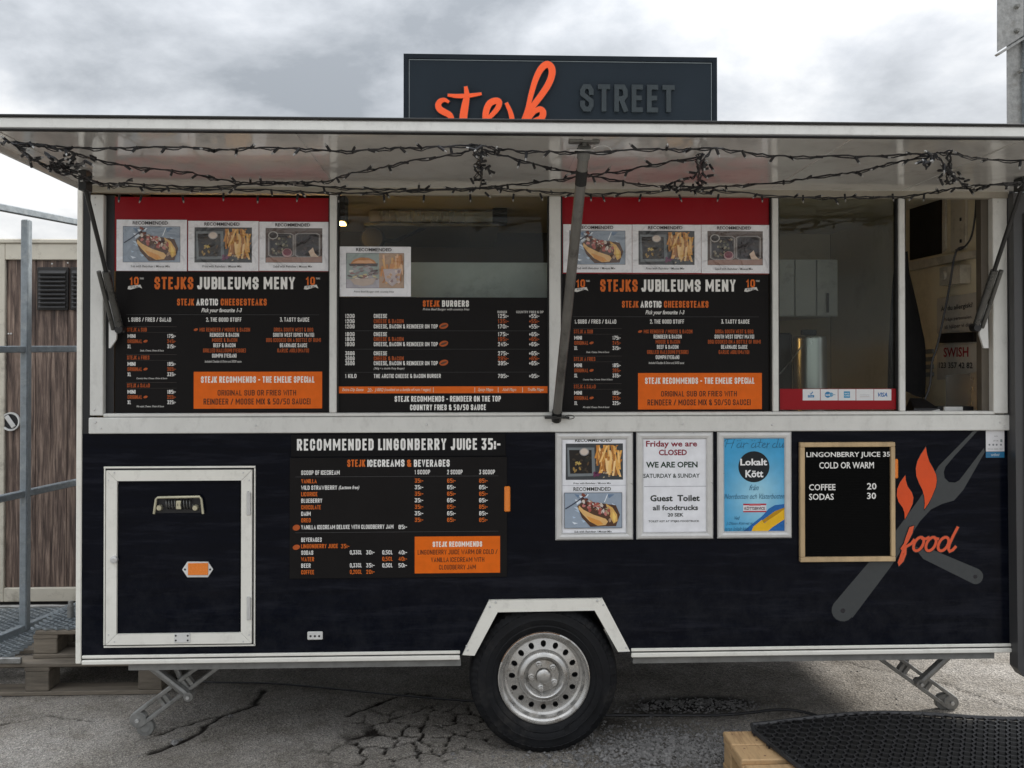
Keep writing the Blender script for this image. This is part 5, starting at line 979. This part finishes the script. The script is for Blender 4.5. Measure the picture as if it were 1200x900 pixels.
for i, q in enumerate(spots[:280]):
    if i == 0: ob = bm_.build('bulb','cable',t,loc=(0,0,0)); bulb_me = ob.data; bulb_me.materials.append(mat('clear bulb tip', (.35,.35,.34), .15, 0, .05, 9)); [setattr(pl_, 'material_index', 1) for pl_ in bulb_me.polygons if pl_.center.z > .0223]
    else: ob = bpy.data.objects.new('bulb', bulb_me); COL.objects.link(ob); ob.parent = t
    dv_ = Vector((rd.gauss(0,.15), -.2, -1)) if i < 21 else Vector((rd.gauss(0,.7), rd.gauss(0,.5), -rd.uniform(.1,1.) if rd.random() < .6 else rd.uniform(0,.5))); ob.rotation_mode = 'QUATERNION'; ob.rotation_quaternion = dv_.to_track_quat('Z','Y'); ob.location = q-ORI[t.name]
# ================================================================ INSIDE THE TRAILER
XW = TX1-.052
def wallpt(px, py): return PX(px, py, XW)
def wall_quad(mbx_, pts, off):      # thin plate on the right hand wall
    q = [PX(px,py,XW-off) for px,py in pts]; n = len(q); mbx_.add([tuple(v) for v in q]+[(v.x+off*.98, v.y, v.z) for v in q], [tuple(range(n)), tuple(range(2*n-1,n-1,-1))]+[(i,(i+1)%n,n+(i+1)%n,n+i) for i in range(n)])
mb = MB(); wall_quad(mb, [(1066,236),(1103,231),(1103,297),(1066,305)], .004); hw_ = mb.build('side_window', 'black', T)
mb = MB(); wall_quad(mb, [(1061,308),(1149,292),(1149,300),(1061,318)], .03); mb.build('wall_shelf', 'cream', T)
for (a_, b_) in ((1104,1107),(1114,1131)): mb = MB(); wall_quad(mb, [(a_,231),(b_,228),(b_,291),(a_,295)], .012); mb.build('wall_batten', 'cream', T)
mb = MB()
for (px, py) in ((1126,257),(1126,282.5)): q = PX(px,py,XW-.014); mb.box((q.x-.003,q.y-.008,q.z-.008),(q.x,q.y+.008,q.z+.008),.003)
mb.build('bolt', 'black', T)
def paper(name, pts, label, texts, cat='notice'):
    q0 = wallpt(*pts[2]); t_ = thing(name, tuple(q0), label, cat); mb = MB(); wall_quad(mb, pts, .003); mb.c = [(.55,.52,.46)]*len(mb.f); mb.build('paper','print',t_)
    # writing laid on the wall plane
    (ax_,ay_),(bx_,by_),(cx_,cy_),(dx_,dy_) = pts
    A_ = PX(ax_,ay_,XW-.0045); B_ = PX(bx_,by_,XW-.0045); D_ = PX(dx_,dy_,XW-.0045); U = B_-A_; Vv = D_-A_; m2 = MB()
    for s_, u0, u1, v0, v1, col in texts:
        p_ = PR(0.); p_.Y = 0.; p_.font(s_, 100,200,100,110,col,0,.02); xs = [v[0] for v in p_.m.v]; zs = [v[2] for v in p_.m.v]; x0_,x1_,z0_,z1_ = min(xs),max(xs),min(zs),max(zs)
        vs = []
        for v in p_.m.v: u = u0+(v[0]-x0_)/(x1_-x0_)*(u1-u0); w_ = v1+(v[2]-z0_)/(z1_-z0_)*(v0-v1); vs.append(tuple(A_+U*u+Vv*w_))
        m2.add(vs, p_.m.f, lin(col))
    m2.build('lettering','print',t_); return t_
paper('allergy_notice', [(1098,350),(1146,342),(1146,388),(1098,391)], 'white allergy notice on the cream wall, upper of the two papers', [('Är du allergisk?',.1,.88,.22,.42,(.05,.05,.05)),('Fråga personalen',.2,.85,.58,.70,(.12,.1,.1)),('så hjälper vi dig!',.2,.85,.78,.92,(.12,.1,.1))])
mb = MB(); wall_quad(mb, [(1100,391),(1141,389),(1141,400.5),(1100,402)], .03); tag(mb.build('card_holder','black',None), 'black holder strip between the two wall papers', 'holder')
paper('payment_notice', [(1098,402.5),(1146,400.5),(1146,443),(1098,445)], 'white payment notice with red heading on the cream wall', [('SWISH',.17,.78,.12,.38,(.30,.01,.02)),('123 357 42 82',.05,.88,.52,.68,(.03,.03,.03))])
mb = MB(); wall_quad(mb, [(1101,314),(1125,310),(1125,332),(1101,335)], .05); sw = mb.build('wall_socket','cream',None); tag(sw,'cream switch box high on the inner side wall','switch box')
mb = MB(); q = PX(1107,323,XW-.052); mb.tube([(q.x,q.y,q.z),(q.x-.012,q.y,q.z)],.02,14); mb.build('knob','cream',sw)
mb = MB()
for i in range(4): wall_quad(mb, [(1080,410+i*9),(1093,409+i*9),(1093,414+i*9),(1080,415+i*9)], .006)
tag(mb.build('louvre_vent','galv',None), 'small grey louvre vent beside the hanging jacket', 'vent')
# jacket
mb = MB(); rdj = random.Random(2); cols_ = 14; rws = 16; base = P(1064,296,.42); vs = []; 
for j in range(rws):
    v = j/(rws-1); wdt = (.03+.15*min(1,v*1.6))*(1-.1*v); cx_ = base.x-.03
    for i in range(cols_):
        a_ = 2*math.pi*i/cols_; rr = 1+.15*math.sin(3*a_+v*4); vs.append((cx_+wdt*.5*math.cos(a_)*rr+.02*v, .42+.05*math.sin(a_)*rr, base.z-v*.66+.02*math.sin(a_*2)*v))
fs = [(j*cols_+i, j*cols_+(i+1)%cols_, (j+1)*cols_+(i+1)%cols_, (j+1)*cols_+i) for j in range(rws-1) for i in range(cols_)]+[tuple(range(cols_))]
mb.add(vs, fs); tag(mb.build('hanging_jacket','cloth',None,smooth=True), 'black jacket hanging behind the stile of the open hatch', 'jacket')
# cable
mb = MB(); pts = smoothp([(1144,222),(1143,250),(1138,278),(1128,291),(1120,293)],6); mb.tube([P(x_,y_,.10) for x_,y_ in pts], .004, 6); pts = smoothp([(1131,289),(1120,296),(1112,340),(1103,385),(1097,410),(1092,425),(1090,450),(1084,468)],6); mb.tube([P(x_,y_,.09) for x_,y_ in pts], .0045, 6)
tag(mb.build('power_cable','cable',None,smooth=True), 'black power cable hanging down through the open hatch', 'cable')
# counter things
zc_ = P(1100,484,.1).z
def onc(px, Y): return P(px,480,Y).x
t = thing('card_terminal', (onc(1083,.12),.12,zc_), 'black card terminal on the counter below the jacket', 'card reader')
mb = MB(); q = onc(1083,.12); mb.add([(q-.06,.09,zc_-.02),(q+.06,.09,zc_-.02),(q+.06,.2,zc_-.02),(q-.06,.2,zc_-.02),(q-.055,.10,zc_+.02),(q+.055,.10,zc_+.02),(q+.03,.19,zc_+.06),(q-.03,.19,zc_+.06)],[(3,2,1,0),(4,5,6,7),(0,1,5,4),(1,2,6,5),(2,3,7,6),(3,0,4,7)]); mb.build('body','black',t)
mb = MB(); mb.tube([(q-.06,.085,zc_-.01),(q-.02,.08,zc_),(q+.05,.085,zc_+.012)],.006,6); mb.build('paper_slot','plastic',t)
t = thing('display_stand', (onc(1135,.2),.2,zc_), 'brushed steel plate stand leaning on the right wall', 'stand')
mb = MB(); a_ = P(1108,440,.30); b_ = P(1150,436,.16); mb.add([(a_.x,.30,zc_-.02),(b_.x,.16,zc_-.02),(b_.x,.16,b_.z),(a_.x,.30,a_.z),(a_.x+.004,.304,zc_-.02),(b_.x+.004,.164,zc_-.02),(b_.x+.004,.164,b_.z),(a_.x+.004,.304,a_.z)],[(0,1,2,3),(7,6,5,4),(3,2,6,7),(0,3,7,4),(1,2,6,5),(0,1,5,4)]); mb.build('plate','steel',t)
mb = MB(); mb.box((onc(1096,.12),.10,zc_-.02),(onc(1138,.12),.14,zc_+.028)); tag(mb.build('tray','black',None), 'black tray on the counter in the open hatch', 'tray')
mb = MB(); mb.box((onc(1106,.09),.085,zc_-.0),(onc(1128,.09),.098,zc_+.028),.002); tag(mb.build('receipt_box','plastic',None), 'small white box in front of the black tray', 'box')
# behind the glass of the fourth window
Yc = .9; a,b,c_,d = R(905,304,981,371,Yc); t = thing('wall_cupboard', ((a+b)/2,Yc,c_), 'pale wall cupboard seen through the right glass', 'cupboard')
mb = MB(); mb.box((a,Yc,c_),(b,TD-.021,d)); mb.build('carcass','inwall',t)
for i in range(3): mb = MB(); w_ = (b-a)/3; mb.box((a+i*w_+.003,Yc-.015,c_+.003),(a+(i+1)*w_-.003,Yc-.0005,d-.003),.002); mb.build('cupboard_door','inwall',t)
mb = MB(); mb.tube([(a+.28,Yc-.03,c_+.02),(a+.28,Yc-.03,c_+.12)],.006,6); mb.build('handle','black',t)
for (px0, px1, yt, label) in ((930,968,394,'tall stainless steel canister behind the red strip window'),):
    Yu = .35; a_ = P(px0,400,Yu).x; b_ = P(px1,400,Yu).x; top = P(949,yt,Yu).z; cx_ = (a_+b_)/2; r_ = (b_-a_)/2
    t = thing('steel_canister', (cx_,Yu,zc_-.02), label, 'canister'); vs = []; n = 32; pf = [(r_,zc_-.02),(r_,top-.012),(r_*.96,top-.002),(r_*.94,top),(0,top+.004)]
    mb = MB(); 
    for r__, z__ in pf: vs += [(cx_+r__*math.cos(2*math.pi*i/n), Yu+r__*math.sin(2*math.pi*i/n), z__) for i in range(n)]
    mb.add(vs, [(j*n+i, j*n+(i+1)%n, (j+1)*n+(i+1)%n, (j+1)*n+i) for j in range(len(pf)-1) for i in range(n)]); mb.build('drum','steel',t,smooth=True)
    mb = MB(); mb.box((cx_-.04,Yu-.01,top+.004),(cx_+.03,Yu+.01,top+.03),.004); mb.build('lid_handle','black',t)
mb = MB(); a,b,c_,d = R(905,390,929,470,.45); mb.box((a,.45,zc_-.02),(b,.8,d),.01); tag(mb.build('coffee_machine','black',None), 'black appliance left of the steel canister', 'appliance')
mb = MB(); pts = [P(912,440,.3),P(925,425,.3),P(948,395,.3)]; mb.tube(pts,.003,5); tag(mb.build('ladle','steel',None),'thin steel ladle leaning against the canister','ladle')
# hood and shelves behind the second window
a,b,c_,d = R(432,228,580,262,.9); t = thing('extractor_hood', ((a+b)/2,.9,c_), 'dull steel extractor hood behind the dark window', 'extractor hood')
mb = MB(); mb.box((a,.9,c_),(b,TD-.03,ZC-.01),.01); mb.build('hood','steel',t); mb = MB(); mb.box((a-.02,.88,c_-.015),(b+.02,TD-.03,c_-.001)); mb.build('hood_lip','galv',t)
mb = MB(); a_ = P(606,262,.9); mb.box((P(577,262,.9).x,.86,P(577,262,.9).z),(P(594,262,.9).x,1.0,ZC-.005)); tag(mb.build('exhaust_duct','black',None),'black exhaust duct right of the extractor hood','duct')
mb = MB(); a,b,c_,d = R(388,307.5,650,352,.24); mb.box((a,.24,c_-.3),(b,.25,d)); tag(mb.build('steel_backsplash',mat('pale steel sheet',(.78,.83,.85),.45,.0,.15,5,.03,10,dirt=(.2,.2,.2),dirtamt=.5),None),'pale steel splash sheet low behind the dark window','backsplash')
mb = MB(); q = P(437,280,.7); mb.lathe([(0,-.03),(.05,-.03),(.06,0),(.05,.05),(0,.05)], q, 20); mb.tube([q,q+Vector((.1,.1,.0)),q+Vector((.25,.3,.1))],.01,6); tag(mb.build('work_lamp','black',None),'round black lamp head on an arm behind the window','lamp')
t = thing('lit_lamp', tuple(P(398,261,.5)), 'lit ceiling lamp at the left edge of the dark window, lengthened out of view', 'lamp')
em = bpy.data.materials.new('warm lamp glow'); em.use_nodes = True; em.node_tree.nodes['Principled BSDF'].inputs['Emission Color'].default_value = (1,.56,.17,1); em.node_tree.nodes['Principled BSDF'].inputs['Emission Strength'].default_value = 15.0
mb = MB(); a,b,c_,d = R(180,259,402,260.8,.5); mb.box((a,.5,c_),(b,.60,d)); mb.build('diffuser', em, t); mb = MB(); mb.box((a-.01,.49,d+.001),(b+.01,.61,ZC-.002)); mb.build('housing','black',t)  # only the right end shows; hidden length added to brighten the interior
# ================================================================ LEFT SIDE: kiosk, gate, pallets
KY = 2.05; KX1 = TX0-.12
kz0 = P(60,704,KY).z; kz1 = P(60,286,KY).z; kx0 = P(-2,450,KY).x
t = thing('wood_clad_kiosk', (kx0+.5,KY+.5,0), 'wood clad kiosk with cream aluminium edges behind the left end of the trailer', 'kiosk')
kxr = max(P(150,450,KY).x, kx0+1); mb = MB(); mb.box((kx0+.002,KY+.012,.02),(kxr,KY+1.2,kz1-.003)); mb.build('body','black',t)
for (x0_,x1_,z0_,z1_) in ((kx0,P(7,450,KY).x,kz0,kz1),(P(7,450,KY).x+.001,kxr,kz1-.10,kz1),(P(7,450,KY).x+.001,kxr,kz0,kz0+.085)): mb = MB(); mb.box((x0_,KY-.02,z0_),(x1_,KY+.01,z1_),.004); mb.build('edge_profile','cream',t)
mb = MB(); mb.box((kx0-.02,KY-.03,kz1+.001),(kxr,KY+1.2,kz1+.03),.006); mb.build('roof_edge','cream',t)
mb = MB(); mb.box((kx0-.9,KY+.05,.03),(kx0-.004,KY+1.2,kz1-.02)); mb.build('side_body','cream',t)
x_ = P(7,450,KY).x+.003; k_ = 0; seam = [24.5,42,60,79,98,117,140]
for sx in seam:
    xr = P(sx,450,KY).x; mb = MB(); mb.box((x_,KY+.0-.002*(k_%2),kz0+.086),(min(xr,kxr)-.0015,KY+.011,kz1-.101),.001); mb.build('plank','cladding',t); x_ = xr; k_ += 1
studs('rivet', ((61,303),(61,309),(79.5,302),(79.5,308),(10,391),(13,391)), KY-.003, 'plastic', t, ((0,-.004),(.005,-.003),(.006,0)))
for (x0_,x1_) in ((43,80),(82,100)):
    mb = MB(); pbox(mb, x0_,313,x1_,363.5, KY-.020,KY-.004,.004); vt = mb.build('vent','vent',t)
    for i in range(9):
        y_ = 317+i*5; a,b,c_,d = R(x0_+3,y_,x1_-2.5,y_+3.4,KY-.02); mb = MB(); mb.add([(a,KY-.021,d),(b,KY-.021,d),(b,KY-.036,c_),(a,KY-.036,c_),(a,KY-.020,d-.006),(b,KY-.020,d-.006),(b,KY-.034,c_-.004),(a,KY-.034,c_-.004)],[(0,1,2,3),(7,6,5,4),(3,2,6,7),(0,3,7,4),(1,2,6,5),(0,1,5,4)]); mb.build('slat','vent',vt)
mb = MB(); q = P(13,494,KY-.005); R_ = (P(24,494,KY).x-P(13,494,KY).x)
mb.lathe([(R_*1.02,.0),(R_,-.014),(R_*.86,-.014),(R_*.8,-.004),(0,-.003)], q, 32); lk = mb.build('round_lock','plastic',t,smooth=True)
mb = MB(); mb.beam(q+Vector((-R_*.42,-.012,R_*.62)), q+Vector((R_*.42,-.012,-R_*.62)), .012, R_*.5, up=(.8,0,.6), bev=.004); mb.build('lock_handle','alu_clean',lk)
mb = MB(); mb.lathe([(R_*.80,-.0045),(0,-.0045)],q,28); mb.build('lock_well','black',lk)
# pallet & grating platform
def pallet(loc, L_, W_, H_, m, label, group, rz=0., skip=()):
    t_ = thing('wooden_pallet', loc, label, 'pallet', group, rz if rz else 1e-9); th = .02; bh = H_-3*th; rdp = random.Random(int(L_*100))
    for i in range(5):
        if i in skip: continue
        y_ = -W_/2+(W_-.12)*i/4; mb = MB(); mb.box((-L_/2+rdp.uniform(0,.012),y_,H_-th),(L_/2-rdp.uniform(0,.012),y_+.12,H_),.003); mb.build('board',m,t_)
    for i in range(3):
        x0_ = -L_/2+(L_-.12)*i/2; mb = MB(); mb.box((x0_,-W_/2+.002,H_-2*th-.0005),(x0_+.12,W_/2-.002,H_-th-.0005),.003); mb.build('cross_board',m,t_)
        for j in range(3): y_ = -W_/2+(W_-.14)*j/2; mb = MB(); mb.box((x0_+.003,y_+.004,th+.0005),(x0_+.117,y_+.13,H_-2*th-.001),.004); mb.build('block',m,t_)
    for j in range(3): y_ = -W_/2+(W_-.14)*j/2; mb = MB(); mb.box((-L_/2,y_,0),(L_/2,y_+.12,th),.003); mb.build('bottom_board',m,t_)
    return t_
g0 = PZ(190,814,0); PLW = .95
pallet((g0.x-.6,g0.y+PLW/2,.002), 1.2, PLW, .158, M['pallet'], 'long weathered pallet on the ground under the steel grating','weathered pallets left of the trailer')
pallet((g0.x-1.83,g0.y+PLW/2+.01,.002), 1.2, PLW, .158, M['pallet'], 'weathered pallet at the left picture edge under the steel grating','weathered pallets left of the trailer', 1e-4)
u0 = PZ(38,772,.16); L2 = .62
pallet((u0.x+L2/2,u0.y+.25,.161), L2, .5, .135, M['pallet'], 'short broken pallet stacked on top by the trailer corner','weathered pallets left of the trailer',0.,(1,))
# expanded metal grating
def grating(mbx_, x0_, x1_, y0_, y1_, z_, dx, dy, w_, h_):
    ny = int((y1_-y0_)/dy); nx = int((x1_-x0_)/dx)
    for j in range(ny):
        for i in range(nx):
            ox = (dx/2 if j%2 else 0); xa = x0_+i*dx+ox; ya = y0_+j*dy
            for sg in (-1,1):
                p0_ = Vector((xa,ya,z_)); p1_ = Vector((xa+sg*dx/2,ya+dy,z_)); n_ = Vector((-(p1_-p0_).y,(p1_-p0_).x,0)).normalized()*w_/2
                vs = [p0_-n_,p0_+n_,p1_+n_,p1_-n_]; vs = vs+[v-Vector((0,0,h_)) for v in vs]; mbx_.add(vs, [(0,1,2,3),(0,4,5,1),(3,2,6,7),(1,5,6,2),(0,3,7,4)])
t = thing('steel_grating', (u0.x-.6,u0.y+.4,.162), 'flat galvanised steel walkway grating on the weathered pallets', 'grating')
xr = u0.x-.01; yb_ = g0.y; mb = MB(); grating(mb, xr-1.5, xr-.05, yb_+.015, yb_+PLW-.05, .185, .055, .022, .005, .010); mb.build('mesh_bars','galv',t,kind='stuff')
mb = MB(); mb.box((xr-1.6,yb_-.01,.162),(xr-.01,yb_+.010,.190),.003); mb.box((xr-1.6,yb_+PLW-.03,.162),(xr+.3,yb_+PLW,.188),.003); mb.build('edge_bar','galv_light',t)
mb = MB(); grating(mb, xr+.02, xr+.60, u0.y+.0, u0.y+.48, .309, .055, .022, .006, .010); mb.build('mesh_bars','galv',t,kind='stuff')
t = thing('metal_canister', tuple(PZ(84,734,.30)), 'pale metal canister standing by the trailer corner', 'canister')
q = P(84,733,1.0); r_ = .015; mb = MB(); mb.tube([(q.x-.005,1.0,.31),(q.x-.005,1.0,q.z+.10)],r_*1.15,16); mb.tube([(q.x-.005,1.0,q.z+.101),(q.x-.005,1.0,q.z+.125)],r_*.85,16); mb.build('canister_body','galv_light',t,smooth=True)
# gate
gA = P(-60,500,.70); gB = P(110,500,1.75); 
def gp(px, z_=None, py=None):       # point on the gate's vertical plane under a photo column
    n_ = Vector((-(gB-gA).y,(gB-gA).x,0)); d_ = ray(px, py if py is not None else 400); tt = (gA-EYE).dot(n_)/d_.dot(n_); return EYE+d_*tt
t = thing('steel_gate', tuple(gp(29,py=740)), 'galvanised steel tube gate standing on the grating left of the trailer', 'gate')
mb = MB(); a_ = gp(29,py=742); b_ = gp(29,py=253); mb.beam((a_.x,a_.y,.19),(a_.x,a_.y,b_.z-.02),.050,.04,up=(1,0,0),bev=.006); mb.build('post','galv',t)
for (y0_, y1_) in ((241,262),(407,411),(578,571),(743,717)):
    z0_ = gp(-2,py=y0_).z; z1_ = gp(90,py=y1_).z; zz = (z0_+z1_)/2; A_ = gp(-60,py=400); B_ = gp(112,py=400); hgt = .036
    mb = MB(); mb.beam((A_.x,A_.y,zz),(B_.x,B_.y,zz),.034,hgt if y0_ < 700 else .05,bev=.004); mb.build('rail','galv',t)
mb = MB(); B_ = gp(112,py=400); mb.beam((B_.x,B_.y,.19),(B_.x,B_.y,b_.z-.02),.05,.04,up=(1,0,0),bev=.006); mb.build('post','galv',t)
# ================================================================ RIGHT SIDE
t = thing('container_door', tuple(P(1215,790,-.12)), 'dark grey steel door panel standing open past the right end of the trailer', 'door')
Yd = -.06; mb = MB(); pts = [xz(p_,Yd) for p_ in ((1187.5,226),(1190,500),(1193,784),(1199,793),(1420,800),(1420,222))]; mb.prism(pts, Yd, Yd+.06); mb.build('door_leaf','door',t)
mb = MB(); mb.box((P(1200,500,Yd).x,Yd-.012,P(1230,770,Yd).z),(P(1206,500,Yd).x,Yd-.0005,P(1230,250,Yd).z),.003); mb.build('door_rib','door',t)
mb = MB(); mb.box((P(1230,500,Yd).x,Yd+.0605,-.0),(P(1290,500,Yd).x,Yd+.16,2.35)); mb.build('door_post','door',t)
MYp = 2.3; t = thing('steel_mast', (P(1200,100,MYp).x,MYp,0), 'tall pale galvanised mast rising behind the right end of the canopy', 'mast')
x0_ = P(1180.5,100,MYp).x; mb = MB(); mb.box((x0_,MYp,0),(x0_+.16,MYp+.01,P(1190,40,MYp).z+1.0)); mb.box((x0_+.105,MYp+.01,0),(x0_+.115,MYp+.12,P(1190,40,MYp).z+1.0)); mb.build('post','galv_light',t)
mb = MB(); mb.box((x0_+.099,MYp-.03,0),(x0_+.16,MYp-.001,P(1190,40,MYp).z+1.0)); mb.build('flange','galv',t)
mb = MB(); mb.prism([xz(p_,MYp-.05) for p_ in ((1170,-40),(1170,60),(1200,41),(1200,-40))][::-1], MYp-.045, MYp-.032); mb.prism([xz(p_,MYp-.05) for p_ in ((1170,62),(1172,64),(1202,45),(1202,42))][::-1], MYp-.05, MYp); mb.build('bracket_plate','galv_light',t)
mb = MB()
for (px,py) in ((1191,8),(1191,36.5),(1196,83)): q = P(px,py,MYp-.045); mb.lathe([(0,-.03),(.012,-.03),(.016,-.012),(.018,0)],(q.x,MYp-(.045 if py < 60 else .03),q.z),6)
mb.build('bolt','chassis',t)
# new pallet and rubber mat
pz = .145; A0 = PZ(847,857,pz); t = thing('wooden_pallet', (A0.x,A0.y,0), 'fresh orange wood pallet corner sticking out from under the rubber mat', 'pallet')
pl0 = A0.x; far = A0.y
for i, (w0_, w1_) in enumerate(((0,.125),(.135,.26),(.30,.42))):
    mb = MB(); mb.box((pl0,far-w1_,pz-.022),(pl0+1.2,far-w0_,pz),.004); mb.build('board','pallet_new',t)
for (w0_, w1_) in ((.0,.10),(.33,.42)):
    for xx in (0,.53,1.06): mb = MB(); mb.box((pl0+.004+xx,far-w1_,.023),(pl0+.145+xx,far-w0_-.004,pz-.0455),.004); mb.build('block','pallet_new',t)
for xx in (0,.53,1.06): mb = MB(); mb.box((pl0+.002+xx,far-.42,pz-.045),(pl0+.14+xx,far-.001,pz-.0225),.003); mb.build('cross_board','pallet_new',t)
studs('nail', ((862,862),(880,868),(868,884),(893,890),(856,870)), P(870,870,-.35).y, 'rust', t, ((0,0),(.001,0))) if False else None
mb = MB()
for (u_, v_) in ((.03,.03),(.11,.09),(.04,.165),(.10,.23),(.03,.35)): mb.box((pl0+u_-.004,far-v_-.004,pz+.0003),(pl0+u_+.004,far-v_+.004,pz+.0015),.001)
mb.build('nail_heads','rust',t,kind='stuff')
mb = MB(); mb.box((pl0,far-.10,0),(pl0+1.2,far-.002,.0225),.003); mb.build('bottom_board','pallet_new',t)
M0 = PZ(878,853,pz+.012)
t = thing('rubber_mat', (M0.x+.5,M0.y,pz), 'black honeycomb rubber mat lying over the pallet at the lower right', 'mat')
def matz(x_, y_):
    over = max(0, (y_-far)/.25); rise = .02*math.sin(max(0,(x_-M0.x))*2.6)**2
    return pz+.016+rise*min(1,max(0,(y_-far+.15)/.2))-.03*over*over
cell = .026; mb = MB(); hx = cell*math.sqrt(3); 
def matfar(x_): 
    u = (x_-M0.x); return M0.y+.02+.05*min(1,u/.6)+.03*math.sin(u*4.3)
left = lambda y_: M0.x+.0+(M0.y-y_)*.22
segs = set()
jmax = int(1.3/(cell*1.5)); imax = int(1.75/hx)
for j in range(jmax):
    for i in range(imax):
        cx_ = M0.x-.02+i*hx+(hx/2 if j%2 else 0); cy_ = M0.y-.75+j*cell*1.5
        if cx_ < left(cy_)+.01 or cy_ > matfar(cx_): continue
        ring = [(cx_+cell*math.cos(math.pi/6+k*math.pi/3), cy_+cell*math.sin(math.pi/6+k*math.pi/3)) for k in range(6)]
        for k in range(6):
            a_, b_ = ring[k], ring[(k+1)%6]; key = (round((a_[0]+b_[0])/2,3), round((a_[1]+b_[1])/2,3))
            if key in segs: continue
            segs.add(key); n_ = Vector((-(b_[1]-a_[1]), b_[0]-a_[0])).normalized()*.0036
            vs = []
            for dz in (0,-.012):
                for pt_, sg in ((a_,-1),(a_,1),(b_,1),(b_,-1)): vs.append((pt_[0]+n_.x*sg, pt_[1]+n_.y*sg, matz(pt_[0],pt_[1])+dz))
            mb.add(vs, [(0,1,2,3),(1,0,4,5),(3,2,6,7)])
mb.build('honeycomb','rubber',t,kind='stuff')
mb = MB(); nb = 24; rowsb = 10; vs = []
for j in range(rowsb+1):
    for i in range(nb+1):
        x_ = M0.x+.02+i*.07; yf = matfar(x_); y_ = yf-(yf-(M0.y-.75))*j/rowsb; x_ = max(x_, left(y_)+.01); vs.append((x_, y_, matz(x_,y_)-.0118))
mb.add(vs, [(j*(nb+1)+i, (j+1)*(nb+1)+i, (j+1)*(nb+1)+i+1, j*(nb+1)+i+1) for j in range(rowsb) for i in range(nb)]); mb.build('mat_backing','seal',t)
mb = MB(); pts = []
ys = [M0.y-.74+i*.05 for i in range(15)]
pts = [(left(y_), y_, matz(left(y_),y_)-.004) for y_ in ys]+[(M0.x+.02+i*.07, matfar(M0.x+.02+i*.07)+.008, matz(M0.x+i*.07,matfar(M0.x+i*.07))-.005) for i in range(24)]
mb.tube(pts,.009,6); mb.build('mat_edge','rubber',t)
# dark hose lying under the trailer
mb = MB(); pts = [PZ(x_,y_,.008) for x_,y_ in smoothp([(700,838),(760,838),(840,838),(880,835),(905,832),(935,833),(975,843),(1020,850)],5)]; mb.tube(pts,.0065,8); tag(mb.build('hose','cable',None,smooth=True),'dark hose lying across the gravel toward the rubber mat','hose')
mb = MB(); pts = [PZ(x_,y_,.006) for x_,y_ in smoothp([(200,794),(240,799),(320,801),(400,808),(470,815),(545,821),(600,824)],5)]; mb.tube(pts,.0045,6); tag(mb.build('ground_cable','cable',None,smooth=True),'thin black cable on the asphalt beneath the trailer left of the wheel','cable')
for m_ in list(bpy.data.meshes):
    if m_.users == 0: bpy.data.meshes.remove(m_)
